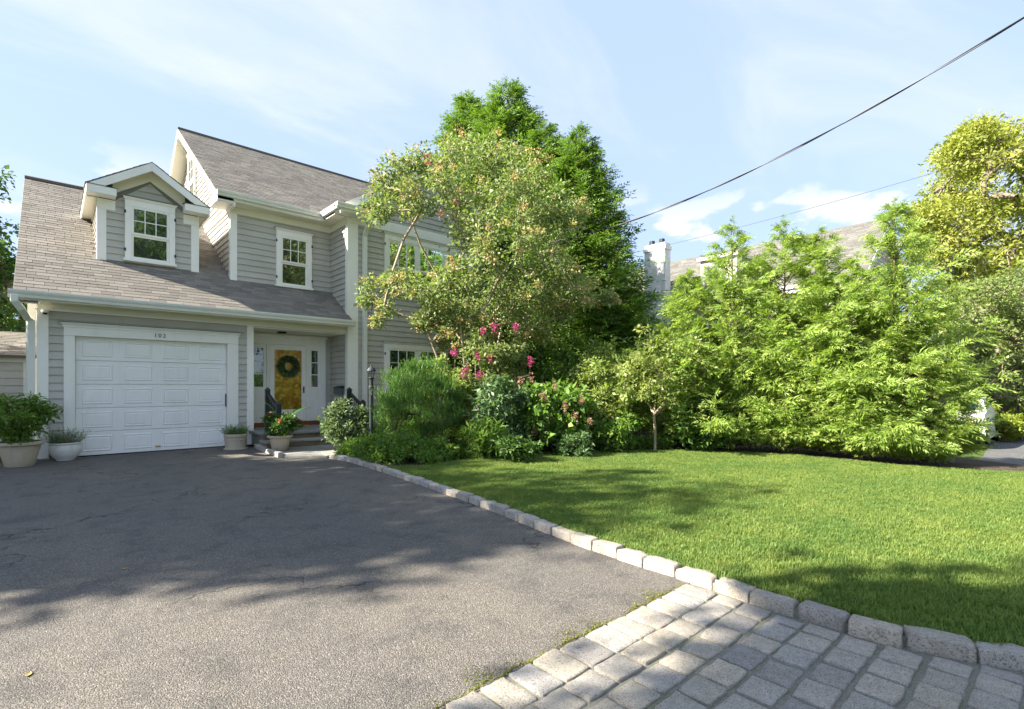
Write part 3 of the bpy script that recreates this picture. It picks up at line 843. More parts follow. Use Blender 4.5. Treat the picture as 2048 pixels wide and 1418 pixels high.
# door surround
ds = MB()
FP = FRONT_P
FP.bar(ds, 3.70, 5.86, 2.56, 2.855, 0, .05)           # head
FP.bar(ds, 5.72, 5.86, .47, 2.56, 0, .052); FP.bar(ds, 4.27, 4.35, .47, 2.56, 0, .06); FP.bar(ds, 5.305, 5.385, .47, 2.56, 0, .06); FP.bar(ds, 3.70, 3.86, .47, 2.56, 0, .052)
dsr = ds.build('door_surround', M['door_white'], house, bevel=.004)
FP.bar(MB(), 3.68, 5.90, 2.78, 2.83, .051, .10).build('crown_moulding', M['white'], dsr, bevel=.01)
def sidelight(u0, u1):
    f = MB()
    z = [.47, .62, 1.15, 1.40, 2.45, 2.559]
    FP.bar(f, u0, u1, .47, 1.42, 0, .03)
    FP.bar(f, u0, u0+.075, 1.42, 2.559, 0, .03); FP.bar(f, u1-.075, u1, 1.42, 2.559, 0, .03); FP.bar(f, u0+.075, u1-.075, 2.44, 2.559, 0, .03)
    for q in (1.42+.34*1, 1.42+.34*2): FP.bar(f, u0+.075, u1-.075, q-.012, q+.012, 0, .03)
    s = f.build('sidelight', M['door_white'], house)
    for q in range(3): FP.bar(MB(), u0+.076, u1-.076, 1.42+.34*q+.012*(q > 0), 1.42+.34*(q+1)-.012*(q < 2), .006, .014).build('pane', M['glass'], s)
    p = MB()
    for (a, b, c, d) in ((u0+.06, u1-.06, .62, .64), (u0+.06, u1-.06, 1.25, 1.27), (u0+.06, u0+.08, .64, 1.25), (u1-.08, u1-.06, .64, 1.25)): FP.bar(p, a, b, c, d, .0301, .04)
    p.build('panel_moulding', M['door_white'], s)
sidelight(3.862, 4.268); sidelight(5.387, 5.718)
fd = FP.bar(MB(), 4.352, 5.303, .47, 2.558, -.002, .010).build('front_door', M['amber'], house)
for (a, b, c, d) in ((4.50, 4.79, .65, 1.35), (4.86, 5.15, .65, 1.35), (4.50, 4.79, 1.5, 2.35), (4.86, 5.15, 1.5, 2.35)):
    FP.bar(MB(), a, b, c, d, .0095, .019).build('door_panel', M['amber'], fd, bevel=.004)
st = MB()
FP.bar(st, 4.355, 4.47, .475, 2.555, .015, .045); FP.bar(st, 5.185, 5.30, .475, 2.555, .015, .045); FP.bar(st, 4.47, 5.185, 2.42, 2.555, .015, .045); FP.bar(st, 4.47, 5.185, .475, .80, .015, .045)
std = st.build('storm_door', M['door_white'], house, bevel=.004)
FP.bar(MB(), 4.47, 5.185, .80, 2.42, .026, .031).build('glass_pane', M['clear'], std)
hd2 = MB(); FP.bar(hd2, 5.225, 5.26, 1.25, 1.43, .045, .052); hd2.tube([FP.p(5.243, 1.36, .05), FP.p(5.243, 1.36, .085), FP.p(5.19, 1.355, .09)], .011, 8)
hd2.build('door_handle', M['iron'], std)
FP.bar(MB(), 3.86, 5.86, .365, .468, 0, .09).build('door_sill', M['redwood'], house, bevel=.004)

# porch slab, step and brick risers
stp = MB().box(3.62, WX+.3, 12.40, PY, .02, .30).build('front_steps', M['mortar'], house)
MB().box(3.56, 6.32, 11.95, 12.41, .02, .155).build('step_core', M['mortar'], stp)
for (a, b) in ((3.55, 4.62), (4.625, 5.7), (5.705, 6.4)):
    MB().box(a, b, 12.33, PY-.1, .305, .36).build('tread', M['slate'], stp, bevel=.008)
for (a, b) in ((3.5, 4.3), (4.305, 5.25), (5.255, 6.35)):
    MB().box(a, b, 11.88, 12.36, .158, .205).build('tread', M['slate'], stp, bevel=.008)
for (yy, z0, x0, x1) in ((12.385, .207, 3.60, 6.3), (11.935, .052, 3.56, 6.3)):
    for r_ in range(2):
        x = x0 + (0 if r_ else -.1)
        while x < x1:
            L = .195; a = max(x, x0)
            if x+L-a > .03: MB().box(a, x+L, yy, yy+.08, z0+r_*.049+.003, z0+r_*.049+.045).build('brick', M['brick'], stp)
            x += .207
cm = MB().box(4.5, 5.28, 13.75, 14.25, .361, .378)
tag(cm.build('doormat', M['mat'], bevel=.004), 'brown coir doormat on the porch in front of the door', 'doormat')

# ---- roofs
def slab(p0, p1, p2, p3, t, mb=None):
    """four roof-surface corners (eave l, eave r, ridge r, ridge l), thickness t down the normal"""
    p = [np.array(q, float) for q in (p0, p1, p2, p3)]
    n = np.cross(p[1]-p[0], p[3]-p[0]); n /= np.linalg.norm(n)
    mb = mb or MB(); mb.hexa([q - n*t for q in p] + p); return mb
class Slope:
    """roof plane: o eave corner, a along eave, s up the slope"""
    def __init__(s, o, a, sdir):
        s.o = np.array(o, float); s.a = np.array(a, float); s.s = np.array(sdir, float); s.s /= np.linalg.norm(s.s)
        s.n = np.cross(s.a, s.s); s.n /= np.linalg.norm(s.n)
    def p(s, u, v, h=0): return s.o + s.a*u + s.s*v + s.n*h

def shingle_quads(sl, u0f, u1f, v0, v1, expo=.143, width=.31, seed=1, skip=None, jit=.004):
    """list of (4 corner verts top + 4 below) for tapered shingles between v0 and v1; u-range functions of v"""
    rg = random.Random(seed); out = []
    v = v0; row = 0
    while v < v1:
        ua, ub = u0f(v), u1f(v)
        u = ua - (width*.5 if row % 2 else 0) - rg.uniform(0, .06)
        while u < ub:
            w = width + rg.uniform(-.03, .03)
            a, b = max(u, ua), min(u+w-.007, ub)
            if b-a > .04 and not (skip and skip((a+b)/2, v)):
                out.append((a, b, v + rg.uniform(-jit, jit), min(v+expo*1.25, v1), rg.random(), rg.choice((0, 0, .004))))
            u += w
        v += expo; row += 1
    return out
def shingle_box(sl, q):
    a, b, va, vb, r_, lift = q
    return [sl.p(a, va, -.004), sl.p(b, va, -.004), sl.p(b, vb, -.004), sl.p(a, vb, -.004),
            sl.p(a, va, .009+lift*.6), sl.p(b, va, .009+lift*.6), sl.p(b, vb, .002), sl.p(a, vb, .002)]
def shingle_stuff(name, sl, qs, mat, parent):
    V = np.array([shingle_box(sl, q) for q in qs]).reshape(-1, 3); n = len(qs)
    F = np.array([(7,6,5,4),(0,4,5,1),(1,5,6,2),(3,7,4,0)])
    F = (F[None, :, ::-1] + (np.arange(n)*8)[:, None, None]).reshape(-1, 4)
    me = fast_mesh(name, V, F, mat, np.repeat([q[4] for q in qs], 4), True)
    o = bpy.data.objects.new(name, me); link(o, parent); o['kind'] = 'stuff'; return o
def shingle_parts(sl, qs, mat, parent, nvar=14):
    # shared meshes: a few lengths and tones
    cache = {}
    X = Matrix((sl.a, sl.s, sl.n)).transposed()
    for q in qs:
        L = q[1]-q[0]; key = (round(L/.05), int(q[4]*5), q[5])
        if key not in cache:
            l = key[0]*.05 if key[0] > 0 else .03; e = q[3]-q[2]; h = .009+q[5]*.6
            V = np.array([(0,0,-.004),(1,0,-.004),(1,e,-.004),(0,e,-.004),(0,0,h),(1,0,h),(1,e,.002),(0,e,.002)])
            cache[key] = fast_mesh('shingle', V, np.array([(4,5,6,7),(1,5,4,0),(2,6,5,1),(0,4,7,3)]), mat, np.full(4, (key[1]+.5)/5), True)
        o = bpy.data.objects.new('shingle', cache[key])
        o.matrix_basis = Matrix.Translation(sl.p(q[0], q[2])) @ X.to_4x4() @ Matrix.Diagonal((L, 1, 1, 1))
        link(o, parent)

# garage roof
GEY, GEZ, GRY = 12.95, RZ(12.95), 18.75
GRZ = RZ(GRY); GXL = -.50
gsl = Slope((GXL, GEY, GEZ), (1, 0, 0), (0, 1, .664))
vr = math.hypot(GRY-GEY, GRZ-GEZ); vm = math.hypot(MY+.1-GEY, .664*(MY+.1-GEY))
rb = MB()
slab((GXL, GEY, GEZ-.004), (WX-.003, GEY, GEZ-.004), (WX-.003, MY+.12, RZ(MY+.12)-.004), (GXL, MY+.12, RZ(MY+.12)-.004), .12, rb)
slab((GXL, MY+.121, RZ(MY+.121)-.004), (MX-.003, MY+.121, RZ(MY+.121)-.004), (MX-.003, GRY, GRZ-.004), (GXL, GRY, GRZ-.004), .12, rb)
slab((MX-.003, 2*GRY-GEY, GEZ), (GXL, 2*GRY-GEY, GEZ), (GXL, GRY, GRZ), (MX-.003, GRY, GRZ), .12, rb)
groof = rb.build('garage_roof', M['shingle'], house)
def gtop(v): return (WX-GXL-.004) if v < vm else (MX-GXL-.004)
def in_dormer(u, v):
    x = u+GXL; y = GEY + v*math.cos(math.atan(.664))
    return (.82 < x < 2.69) and 14.72 < y < 17.9
qs = shingle_quads(gsl, lambda v: 0, gtop, -.02, vr-.1, skip=in_dormer, seed=5)
near = sorted(range(len(qs)), key=lambda i: qs[i][2])[:295]
ns = set(near)
shingle_parts(gsl, [qs[i] for i in near], M['shingle'], groof)
shingle_stuff('shingles', gsl, [q for i, q in enumerate(qs) if i not in ns], M['shingle'], groof)
MB().tube([(GXL, GRY, GRZ+.01), (MX, GRY, GRZ+.01)], .06, 6).build('ridge_cap', M['shingle_main'], groof)
# rake board and soffit on the left gable end of the garage
rk = MB()
def rake(mb, x0, x1, y0, z0, y1, z1, h, drop=0.0):
    mb.hexa([(x0, y0, z0-h-drop), (x1, y0, z0-h-drop), (x1, y1, z1-h-drop), (x0, y1, z1-h-drop), (x0, y0, z0-drop), (x1, y0, z0-drop), (x1, y1, z1-drop), (x0, y1, z1-drop)]); return mb
rake(rk, GXL-.005, GXL+.03, GEY+.02, GEZ, GRY, GRZ, .17, .03); rake(rk, GXL-.005, GXL+.03, 2*GRY-GEY, GEZ, GRY, GRZ, .17, .03)
rk.build('rake_board', M['white'], groof)
rake(MB(), GXL+.03, GX, GEY+.1, GEZ, GRY, GRZ, .02, .15).build('rake_soffit', M['soffit'], groof)
SIDE_G.polyprism(MB(), [(GY, 3.2), (2*GRY-GY, 3.2), (GRY, GRZ-.16)], -.12, -.02).build('wall', M['siding'], house)
MB().box(GXL, WX-.003, GEY+.01, GY-.046, 3.115, 3.125).build('soffit', M['soffit'], groof)

def gutter(name, a, b, n, parent, mat=None, h=.12, d=.125, caps=True):
    """K-style gutter from a to b (top back edge), opening outward along n"""
    a = np.array(a, float); b = np.array(b, float); n = np.array(n, float)
    prof = [(0, 0), (0, -h), (d*.55, -h), (d*.62, -h*.93), (d*.72, -h*.62), (d*.92, -h*.36), (d, -h*.14), (d, .0), (d-.012, .0), (d-.016, -h*.14), (d*.62, -h*.55), (d*.5, -h+.01), (.008, -h+.01), (.008, 0)]
    mb = MB(); poly = [a + n*x + Z*z for x, z in prof]
    mb.prism(poly, (0, 0, 0), b-a)
    solid = [a + n*x + Z*z for x, z in prof[:8]]
    e = (b-a)/np.linalg.norm(b-a)*.004
    mb.prism(solid, (0,0,0)-e, (0,0,0)+e*0); mb.prism(solid, (b-a), (b-a)+e)
    return mb.build(name, mat or M['gutter'], parent)
gutter('gutter', (GXL-.06, GEY-.005, GEZ+.045), (WX-.006, GEY-.005, GEZ+.045), (0, -1, 0), house, h=.14, d=.13)
MB().box(GXL, WX-.004, GEY+.0, GEY+.025, GEZ-.12, GEZ-.004).build('fascia', M['white'], groof)

# main roof
mo = Slope((3.04, MEY, MEZ), (1, 0, 0), (0, 1, msl))
MXR = WR+.4
rb = MB()
slab((3.04, MEY, MEZ-.004), (MXR, MEY, MEZ-.004), (MXR, MRY, MRZ-.004), (3.04, MRY, MRZ-.004), .13, rb)
slab((MXR, 2*MRY-MEY, MEZ), (3.04, 2*MRY-MEY, MEZ), (3.04, MRY, MRZ), (MXR, MRY, MRZ), .13, rb)
mroof = rb.build('main_roof', M['shingle_main'], house)
vmr = math.hypot(MRY-MEY, MRZ-MEZ)
qs = shingle_quads(mo, lambda v: 0, lambda v: MXR-3.04, -.02, vmr-.06, width=.22, seed=9)
shingle_stuff('shingles', mo, qs, M['shingle_main'], mroof)
MB().tube([(3.04, MRY, MRZ+.01), (MXR, MRY, MRZ+.01)], .06, 6).build('ridge_cap', M['shingle_main'], mroof)
rk = MB(); rake(rk, 3.035, 3.075, MEY+.02, MEZ, MRY, MRZ, .21, .02); rake(rk, 3.035, 3.075, 2*MRY-MEY, MEZ, MRY, MRZ, .21, .02)
rk.build('rake_board', M['white'], mroof)
rk = MB(); rake(rk, 3.075, MX-.003, MEY+.25, MEZ+.25*msl, MRY, MRZ, .02, .17); rake(rk, 3.075, MX-.003, 2*MRY-MEY, MEZ, MRY, MRZ, .02, .17)
rk.build('rake_soffit', M['soffit'], mroof)
SIDE_M.polyprism(MB(), [(14.6, MEZ+.5*msl-.22), (14.6, MEZ+.5*msl-.42), (MRY, MRZ-.44), (MRY, MRZ-.22)], 0, .045).build('rake_frieze', M['white'], house)
gutter('gutter', (3.02, MEY-.005, MEZ+.03), (WEX-.10, MEY-.005, MEZ+.03), (0, -1, 0), house)
MB().box(3.04, WX-.05, MEY, MEY+.025, MEZ-.15, MEZ-.006).build('fascia', M['white'], mroof)
MB().box(3.04, WX-.05, MEY+.026, MY-.042, MEZ-.165, MEZ-.15).build('soffit', M['soffit'], mroof)
# boxed eave return on the gable end
MB().box(3.03, MX-.035, MEY, MY+.35, MEZ-.20, MEZ+.02).build('eave_return', M['white'], mroof, bevel=.01)

# wing roof
WFY = 12.95
rb = MB()
slab((WEX, MRY, 6.2), (WEX, WFY, 6.2), (WRX, WFY, WRZ), (WRX, MRY, WRZ), .12, rb)
slab((2*WRX-WEX, WFY, 6.2), (2*WRX-WEX, MRY, 6.2), (WRX, MRY, WRZ), (WRX, WFY, WRZ), .12, rb)
wroof = rb.build('wing_roof', M['shingle_main'], house)
for sgn in (0, 1):
    if sgn == 0: s_ = Slope((WEX, MRY, 6.2), (0, -1, 0), (1, 0, wsl))
    else: s_ = Slope((2*WRX-WEX, WFY, 6.2), (0, 1, 0), (-1, 0, wsl))
    q = shingle_quads(s_, lambda v: 0, lambda v: MRY-WFY, -.02, math.hypot(WRX-WEX, WRZ-6.2)-.05, width=.25, seed=20+sgn)
    shingle_stuff('shingles', s_, q, M['shingle_main'], wroof)
rk = MB()
def rakex(mb, y0, y1, x0, z0, x1, z1, h, drop):
    mb.hexa([(x0, y0, z0-h-drop), (x1, y0, z1-h-drop), (x1, y1, z1-h-drop), (x0, y1, z0-h-drop), (x0, y0, z0-drop), (x1, y0, z1-drop), (x1, y1, z1-drop), (x0, y1, z0-drop)]); return mb
rakex(rk, WFY-.03, WFY+.005, WEX+.02, 6.22, WRX, WRZ, .22, .015); rakex(rk, WFY-.03, WFY+.005, WRX, WRZ, 2*WRX-WEX-.02, 6.22, .22, .015)
rk.build('rake_board', M['white'], wroof)
rk = MB(); rakex(rk, WFY+.006, WY-.003, WEX+.1, 6.25, WRX, WRZ-.01, .02, .16); rakex(rk, WFY+.006, WY-.003, WRX, WRZ-.01, 2*WRX-WEX-.1, 6.25, .02, .16)
rk.build('rake_soffit', M['soffit'], wroof)
rk = MB(); rakex(rk, WY-.045, WY-.004, WX, 6.30, WRX, WRZ-.19, .24, .0); rakex(rk, WY-.045, WY-.004, WRX, WRZ-.19, WR, 6.30, .24, .0)
rk.build('rake_frieze', M['white'], wroof)
gutter('gutter', (WEX+.02, MEY-.14, 6.23), (WEX+.02, WFY-.02, 6.23), (-1, 0, 0), house)
gutter('gutter', (WEX-.105, WFY-.035, 6.23), (6.56, WFY-.035, 6.23), (0, -1, 0), house)
MB().box(WEX+.02, 6.55, WFY-.034, WY-.043, 6.06, 6.16).build('eave_return', M['white'], wroof)
MB().box(WEX+.02, WX-.041, WY-.044, MY-.1, 6.04, 6.055).build('soffit', M['soffit'], wroof)
slab((WEX-.1, WFY-.03, 6.165), (6.56, WFY-.03, 6.165), (6.56, WY-.05, 6.26), (WEX-.1, WY-.05, 6.26), .02).build('return_roof', M['shingle_main'], wroof)

# downspouts
def spout(pts, parent=house, w=.078):
    MB().tube(pts, [w]*len(pts), 4, True, math.pi/4).build('downspout', M['gutter'], parent, bevel=.006)
spout([(6.47, WFY-.10, 6.12), (6.47, WFY-.09, 5.98), (6.48, WY-.16, 5.72), (6.48, WY-.085, 5.60), (6.48, WY-.085, 5.45), (6.48, WY-.085, .35), (6.48, WY-.2, .2)])
spout([(GXL+.02, GEY-.07, 3.08), (GXL+.02, GEY-.06, 2.98), (GXL+.10, GEY+.04, 2.86), (GX-.17, GY-.06, 2.74), (GX-.115, GY-.0, 2.68), (GX-.115, GY+.02, 2.5), (GX-.115, GY+.02, .1)])

# ---- dormer
DY, DX0, DX1 = 14.67, .80, 2.72
DF = 14.33; DEZ, DPZ = 5.84, 6.62; DEX0, DEX1, DPX = .57, 2.93, 1.75
dsl = (DPZ-DEZ)/(DPX-DEX0)
FD = Face((0, DY, 0), (1, 0, 0), (0, -1, 0)); SDL = Face((DX0, 0, 0), (0, 1, 0), (-1, 0, 0)); SDR = Face((DX1, 0, 0), (0, 1, 0), (1, 0, 0))
wd = FD.polyprism(MB(), [(DX0, 4.1), (DX1, 4.1), (DX1, 5.85), (DPX, DPZ-.14), (DX0, 5.85)], -.12, -.003).build('dormer_wall', M['sheath'], house)
dwin = (1.27, 2.24, 4.31, 5.72)
siding(wd, FD, [(.94, 4.27), (2.58, 4.27), (2.58, 5.47), (.94, 5.47)], [dwin], z0=.10)
siding(wd, FD, [(1.10, 5.47), (2.42, 5.47), (2.42, 5.66), (DPX, DPZ-.42), (1.10, 5.66)], [dwin], z0=.10)
cb(FD, DX0-.028, .94, 4.22, 5.41); cb(FD, 2.58, DX1+.028, 4.22, 5.41)
for a, b in ((DX0-.03, 1.10), (2.42, DX1+.03)): FD.bar(MB(), a, b, 5.412, 5.64, -.05, .036).build('frieze_board', M['white'], house)
window(FD, *dwin)
for S_, nm in ((SDL, 0), (SDR, 1)):
    wl = S_.polyprism(MB(), [(DY+.001, RZ(DY)-.05), (17.0, RZ(17.0)-.02), (17.0, 5.85), (DY+.001, 5.85)], -.1, -.003).build('dormer_wall', M['sheath'], house)
    siding(wl, S_, [(DY+.10, RZ(DY+.10)-.01), (16.6, 5.56), (DY+.10, 5.56)], [], z0=.10)
    S_.bar(MB(), DY-.026, DY+.10, RZ(DY)-.04, 5.6, -.002, .03).build('corner_board', M['white'], house)
    S_.bar(MB(), DY-.026, 16.9, 5.56, 5.74, -.002, .035).build('frieze_board', M['soffit'], house)
rb = MB()
BY = 18.3
slab((DEX0, BY, DEZ), (DEX0, DF, DEZ), (DPX, DF, DPZ), (DPX, BY, DPZ), .05, rb)
slab((DEX1, DF, DEZ), (DEX1, BY, DEZ), (DPX, BY, DPZ), (DPX, DF, DPZ), .05, rb)
droof = rb.build('dormer_roof', M['shingle_main'], house)
for sgn in (0, 1):
    s_ = Slope((DEX0, BY, DEZ), (0, -1, 0), (1, 0, dsl)) if sgn == 0 else Slope((DEX1, DF, DEZ), (0, 1, 0), (-1, 0, dsl))
    q = shingle_quads(s_, lambda v: 0, lambda v: BY-DF, -.015, math.hypot(DPX-DEX0, DPZ-DEZ)-.05, width=.28, seed=30+sgn)
    shingle_stuff('shingles', s_, q, M['shingle_main'], droof)
rk = MB(); rakex(rk, DF-.02, DF+.012, DEX0+.012, DEZ+.0, DPX, DPZ, .185, .03); rakex(rk, DF-.02, DF+.012, DPX, DPZ, DEX1-.012, DEZ+.0, .185, .03)
rk.build('rake_board', M['white'], droof)
rk = MB(); rakex(rk, DF+.013, DY-.002, DEX0+.06, DEZ+.03, DPX, DPZ-.01, .015, .08); rakex(rk, DF+.013, DY-.002, DPX, DPZ-.01, DEX1-.06, DEZ+.03, .015, .08)
rk.build('rake_soffit', M['soffit'], droof)
rk = MB(); rakex(rk, DY-.04, DY-.003, 1.05, DEZ+(1.05-DEX0)*dsl, DPX, DPZ, .26, .11); rakex(rk, DY-.04, DY-.003, DPX, DPZ, 2.45, DEZ+(DEX1-2.45)*dsl, .26, .11)
rk.build('rake_frieze', M['soffit'], droof)
for a, b in ((DEX0+.01, 1.10), (2.40, DEX1-.01)):
    r_ = MB().box(a, b, DF-.018, DY-.037, 5.655, 5.825).build('eave_return', M['white'], droof, bevel=.006)
    slab((a-.005, DF-.03, 5.832), (b+.01, DF-.03, 5.832), (b+.01, DY-.04, 5.90), (a-.005, DY-.04, 5.90), .012).build('return_roof', M['iron'], r_)
for x0, x1 in ((DEX0+.0, DEX0+.03), (DEX1-.03, DEX1)): MB().box(x0, x1, DF+.013, 17.1, 5.62, 5.80).build('fascia', M['white'], droof)
for x0, x1 in ((DEX0+.03, DX0-.036), (DX1+.036, DEX1-.03)): MB().box(x0, x1, DY-.036, 17.1, 5.63, 5.65).build('soffit', M['soffit'], droof)
# rear part of the house just seen past the garage corner
MB().box(-.50, 0.0, 21.0, 22.0, 0, 4.1).build('rear_wall', M['soffit'], house)

# interior floor plates keep light out of the shells
# ---- low shed beside the garage
shed = thing('shed', 'low grey clapboard shed with shingle roof beside the garage corner', 'shed', (-1.8, 15.0, 0))
FS = Face((0, 15.0, 0), (1, 0, 0), (0, -1, 0))
sw = FS.bar(MB(), -4.5, -.30, 0, 2.06, -1.8, -.003).build('wall', M['siding'], shed)
z = .05
while z < 1.9:
    m = MB(); m.hexa([FS.p(-4.5, z, -.002), FS.p(-.42, z, -.002), FS.p(-.42, z+.155, -.002), FS.p(-4.5, z+.155, -.002), FS.p(-4.5, z, .021), FS.p(-.42, z, .021), FS.p(-.42, z+.155, .004), FS.p(-4.5, z+.155, .004)])
    m.build('siding_board', M['siding'], sw); z += .155
FS.bar(MB(), -.42, -.30, 0, 2.06, 0, .03).build('corner_board', M['soffit'], shed)
FS.bar(MB(), -4.5, -.30, 1.93, 2.07, .0, .035).build('frieze_board', M['soffit'], shed)
ssl = Slope((-4.6, 14.78, 2.07), (1, 0, 0), (0, 1, .32))
sr = slab((-4.6, 14.78, 2.065), (-.2, 14.78, 2.065), (-.2, 16.8, 2.065+2.02*.32), (-4.6, 16.8, 2.065+2.02*.32), .05).build('roof', M['shingle_main'], shed)
shingle_stuff('shingles', ssl, shingle_quads(ssl, lambda v: 0, lambda v: 4.4, -.01, 2.0, seed=44), M['shingle_main'], sr)
# ================================================================== FOLIAGE TOOLS
def unit(a): return a/(np.linalg.norm(a, axis=-1, keepdims=True)+1e-9)
def leaf_arrays(P, D, N, L, W, bend=.12):
    """one folded quad per leaf"""
    D = unit(D); S = unit(np.cross(D, N)); N2 = np.cross(S, D)
    L = L[:, None]; W = W[:, None]
    V = np.stack([P, P+D*L*.45+S*W*.5+N2*L*bend, P+D*L-N2*L*bend*.8, P+D*L*.45-S*W*.5+N2*L*bend], 1)
    return V.reshape(-1, 3), np.arange(len(P)*4).reshape(-1, 4)
def rvec(n, rng=RNG): return unit(rng.normal(size=(n, 3)))

def leaf_obj(name, P, D, N, L, W, mat, parent, var=None, bend=.12, local=False, kind=None):
    V, Q = leaf_arrays(P, D, N, L, W, bend)
    me = fast_mesh(name, V, Q, mat, RNG.random(len(P)) if var is None else var)
    o = bpy.data.objects.new(name, me); link(o, parent, local)
    if kind: o['kind'] = kind
    return o

def clump_leaves(C, rad, n, size, droop=.0, spread=1.0, upn=.6, aspect=.5, szvar=.35, var_c=.5, rng=RNG, shell=.0):
    """n leaves round each clump centre; rad per-clump radius"""
    C = np.asarray(C); k = len(C)
    rad = np.broadcast_to(np.asarray(rad, float), (k,))
    dirs = rvec(k*n, rng); dirs[:, 2] = dirs[:, 2]*.75
    rr = (shell + (1-shell)*rng.random(k*n)**.55)
    P = np.repeat(C, n, 0) + dirs*(np.repeat(rad, n)*rr)[:, None]
    D = unit(dirs*spread + rvec(k*n, rng)*.8 + np.array([0, 0, -droop]))
    N = unit(rvec(k*n, rng)*.8 + np.array([0, 0, upn]))
    L = size*(1+szvar*rng.normal(size=k*n)).clip(.4, 1.9); W = L*aspect*(1+.2*rng.normal(size=k*n)).clip(.5, 1.6)
    cv = np.repeat(rng.random(k), n)
    var = np.clip(cv*var_c + rng.random(k*n)*(1-var_c), 0, 1)
    return P, D, N, L, W, var

def branch_net(base_nodes, centers, k_r=.010, r_max=.12, sag=.08, up_bias=.6):
    """connect clump centres back to trunk nodes; returns list of (p0, mid, p1, r0, r1)"""
    nodes = [np.array(b, float) for b in base_nodes]; parent = [-1] + list(range(len(nodes)-1)); nb = len(nodes)
    root = nodes[0]
    order = np.argsort(np.linalg.norm(np.array(centers)-root, axis=1))
    for i in order:
        c = np.array(centers[i]); A = np.array(nodes)
        dv = c - A; d = np.linalg.norm(dv, axis=1)
        # prefer parents below and nearer the root
        pen = d + up_bias*np.maximum(0, A[:, 2]-c[2]+.1) + .35*np.linalg.norm(A-root, axis=1)*0 + .25*np.maximum(0, np.linalg.norm(A-root, axis=1)-np.linalg.norm(c-root))
        j = int(np.argmin(pen)); nodes.append(c); parent.append(j)
    cnt = np.ones(len(nodes))
    for i in range(len(nodes)-1, 0, -1):
        if parent[i] >= 0 and i >= nb: cnt[parent[i]] += cnt[i]
    for i in range(nb-1, 0, -1): cnt[i-1] += cnt[i]
    rad = np.minimum(r_max, k_r*np.sqrt(cnt))
    segs = []
    for i in range(1, len(nodes)):
        j = parent[i]; p0, p1 = nodes[j], nodes[i]
        L = np.linalg.norm(p1-p0)
        mid = (p0+p1)/2 + np.array([0, 0, (1 if i >= nb else 0)*sag*L]) + RNG.normal(size=3)*L*.05*(i >= nb)
        r0 = min(rad[j], rad[i]*1.8) if i >= nb else rad[j]
        segs.append((p0, mid, p1, r0, rad[i]))
    return segs
def branch_mesh(segs, name, mat, parent, seg=5, local=False):
    mb = MB()
    for p0, m, p1, r0, r1 in segs: mb.tube([p0, m, p1], [r0, (r0+r1)/2, r1*.85], seg, False)
    return mb.build(name, mat, parent, smooth=True, local=local)

def ell_points(c, r, n, rng=RNG, shell=.45, flat=0):
    """random points in an ellipsoid, biased outward"""
    d = rvec(n, rng); q = (shell + (1-shell)*rng.random(n)**.5)
    return np.array(c) + d*q[:, None]*np.array(r)
def lobed(c, r, nl, per, rng=RNG, lobe=.42, shell=.55):
    """clump centres in lobes spread over an ellipsoid: uneven outline with gaps"""
    L = ell_points(c, np.array(r)*(1-lobe*.55), nl, rng, shell)
    out = [ell_points(l, np.array(r)*lobe*rng.uniform(.6, 1.1), per, rng, .2) for l in L]
    return np.concatenate(out)

def broad_tree(name, label, cat, base, trunk, centers, crad, nleaf, size, leafmat, barkmat, group=None, k_r=.012, r_max=.16, aspect=.5, droop=.2, upn=.6, extra=None, var_c=.5):
    t = thing(name, label, cat, tuple(base), group)
    segs = branch_net(trunk, centers, k_r, r_max)
    branch_mesh(segs, 'trunk', barkmat, t)
    P, D, N, L, W, var = clump_leaves(centers, crad, nleaf, size, droop, 1.0, upn, aspect, var_c=var_c)
    leaf_obj('crown', P, D, N, L, W, leafmat, t, var)
    return t

def shrub(name, label, c, r, nl, per, crad, nleaf, size, mat, aspect=.5, droop=.1, upn=.6, group=None, zb=.065, stem=M['bark_brown'], flowers=None, cat='shrub', upright=0, kr=.004, shell=.6, lobe=.42):
    c = np.array(c, float); r = np.array(r, float)
    base = np.array([c[0], c[1], zb])
    C = lobed(c, r, nl, per, shell=shell, lobe=lobe); C = C[C[:, 2] > zb+.04]
    t = thing(name, label, cat, tuple(base), group)
    branch_mesh(branch_net([base, base + np.array([0, 0, max(.12, (c[2]-r[2]-zb)*.6)])], C, kr, .03, .05, .4), 'stems', stem, t, 4)
    P, D, N, L, W, var = clump_leaves(C, crad, nleaf, size, droop, 1.0, upn, aspect)
    if upright: D = unit(D + np.array([0, 0, upright]))
    P[:, 2] = np.maximum(P[:, 2], zb + .01)
    leaf_obj('foliage', P, D, N, L, W, mat, t, var)
    return t, C

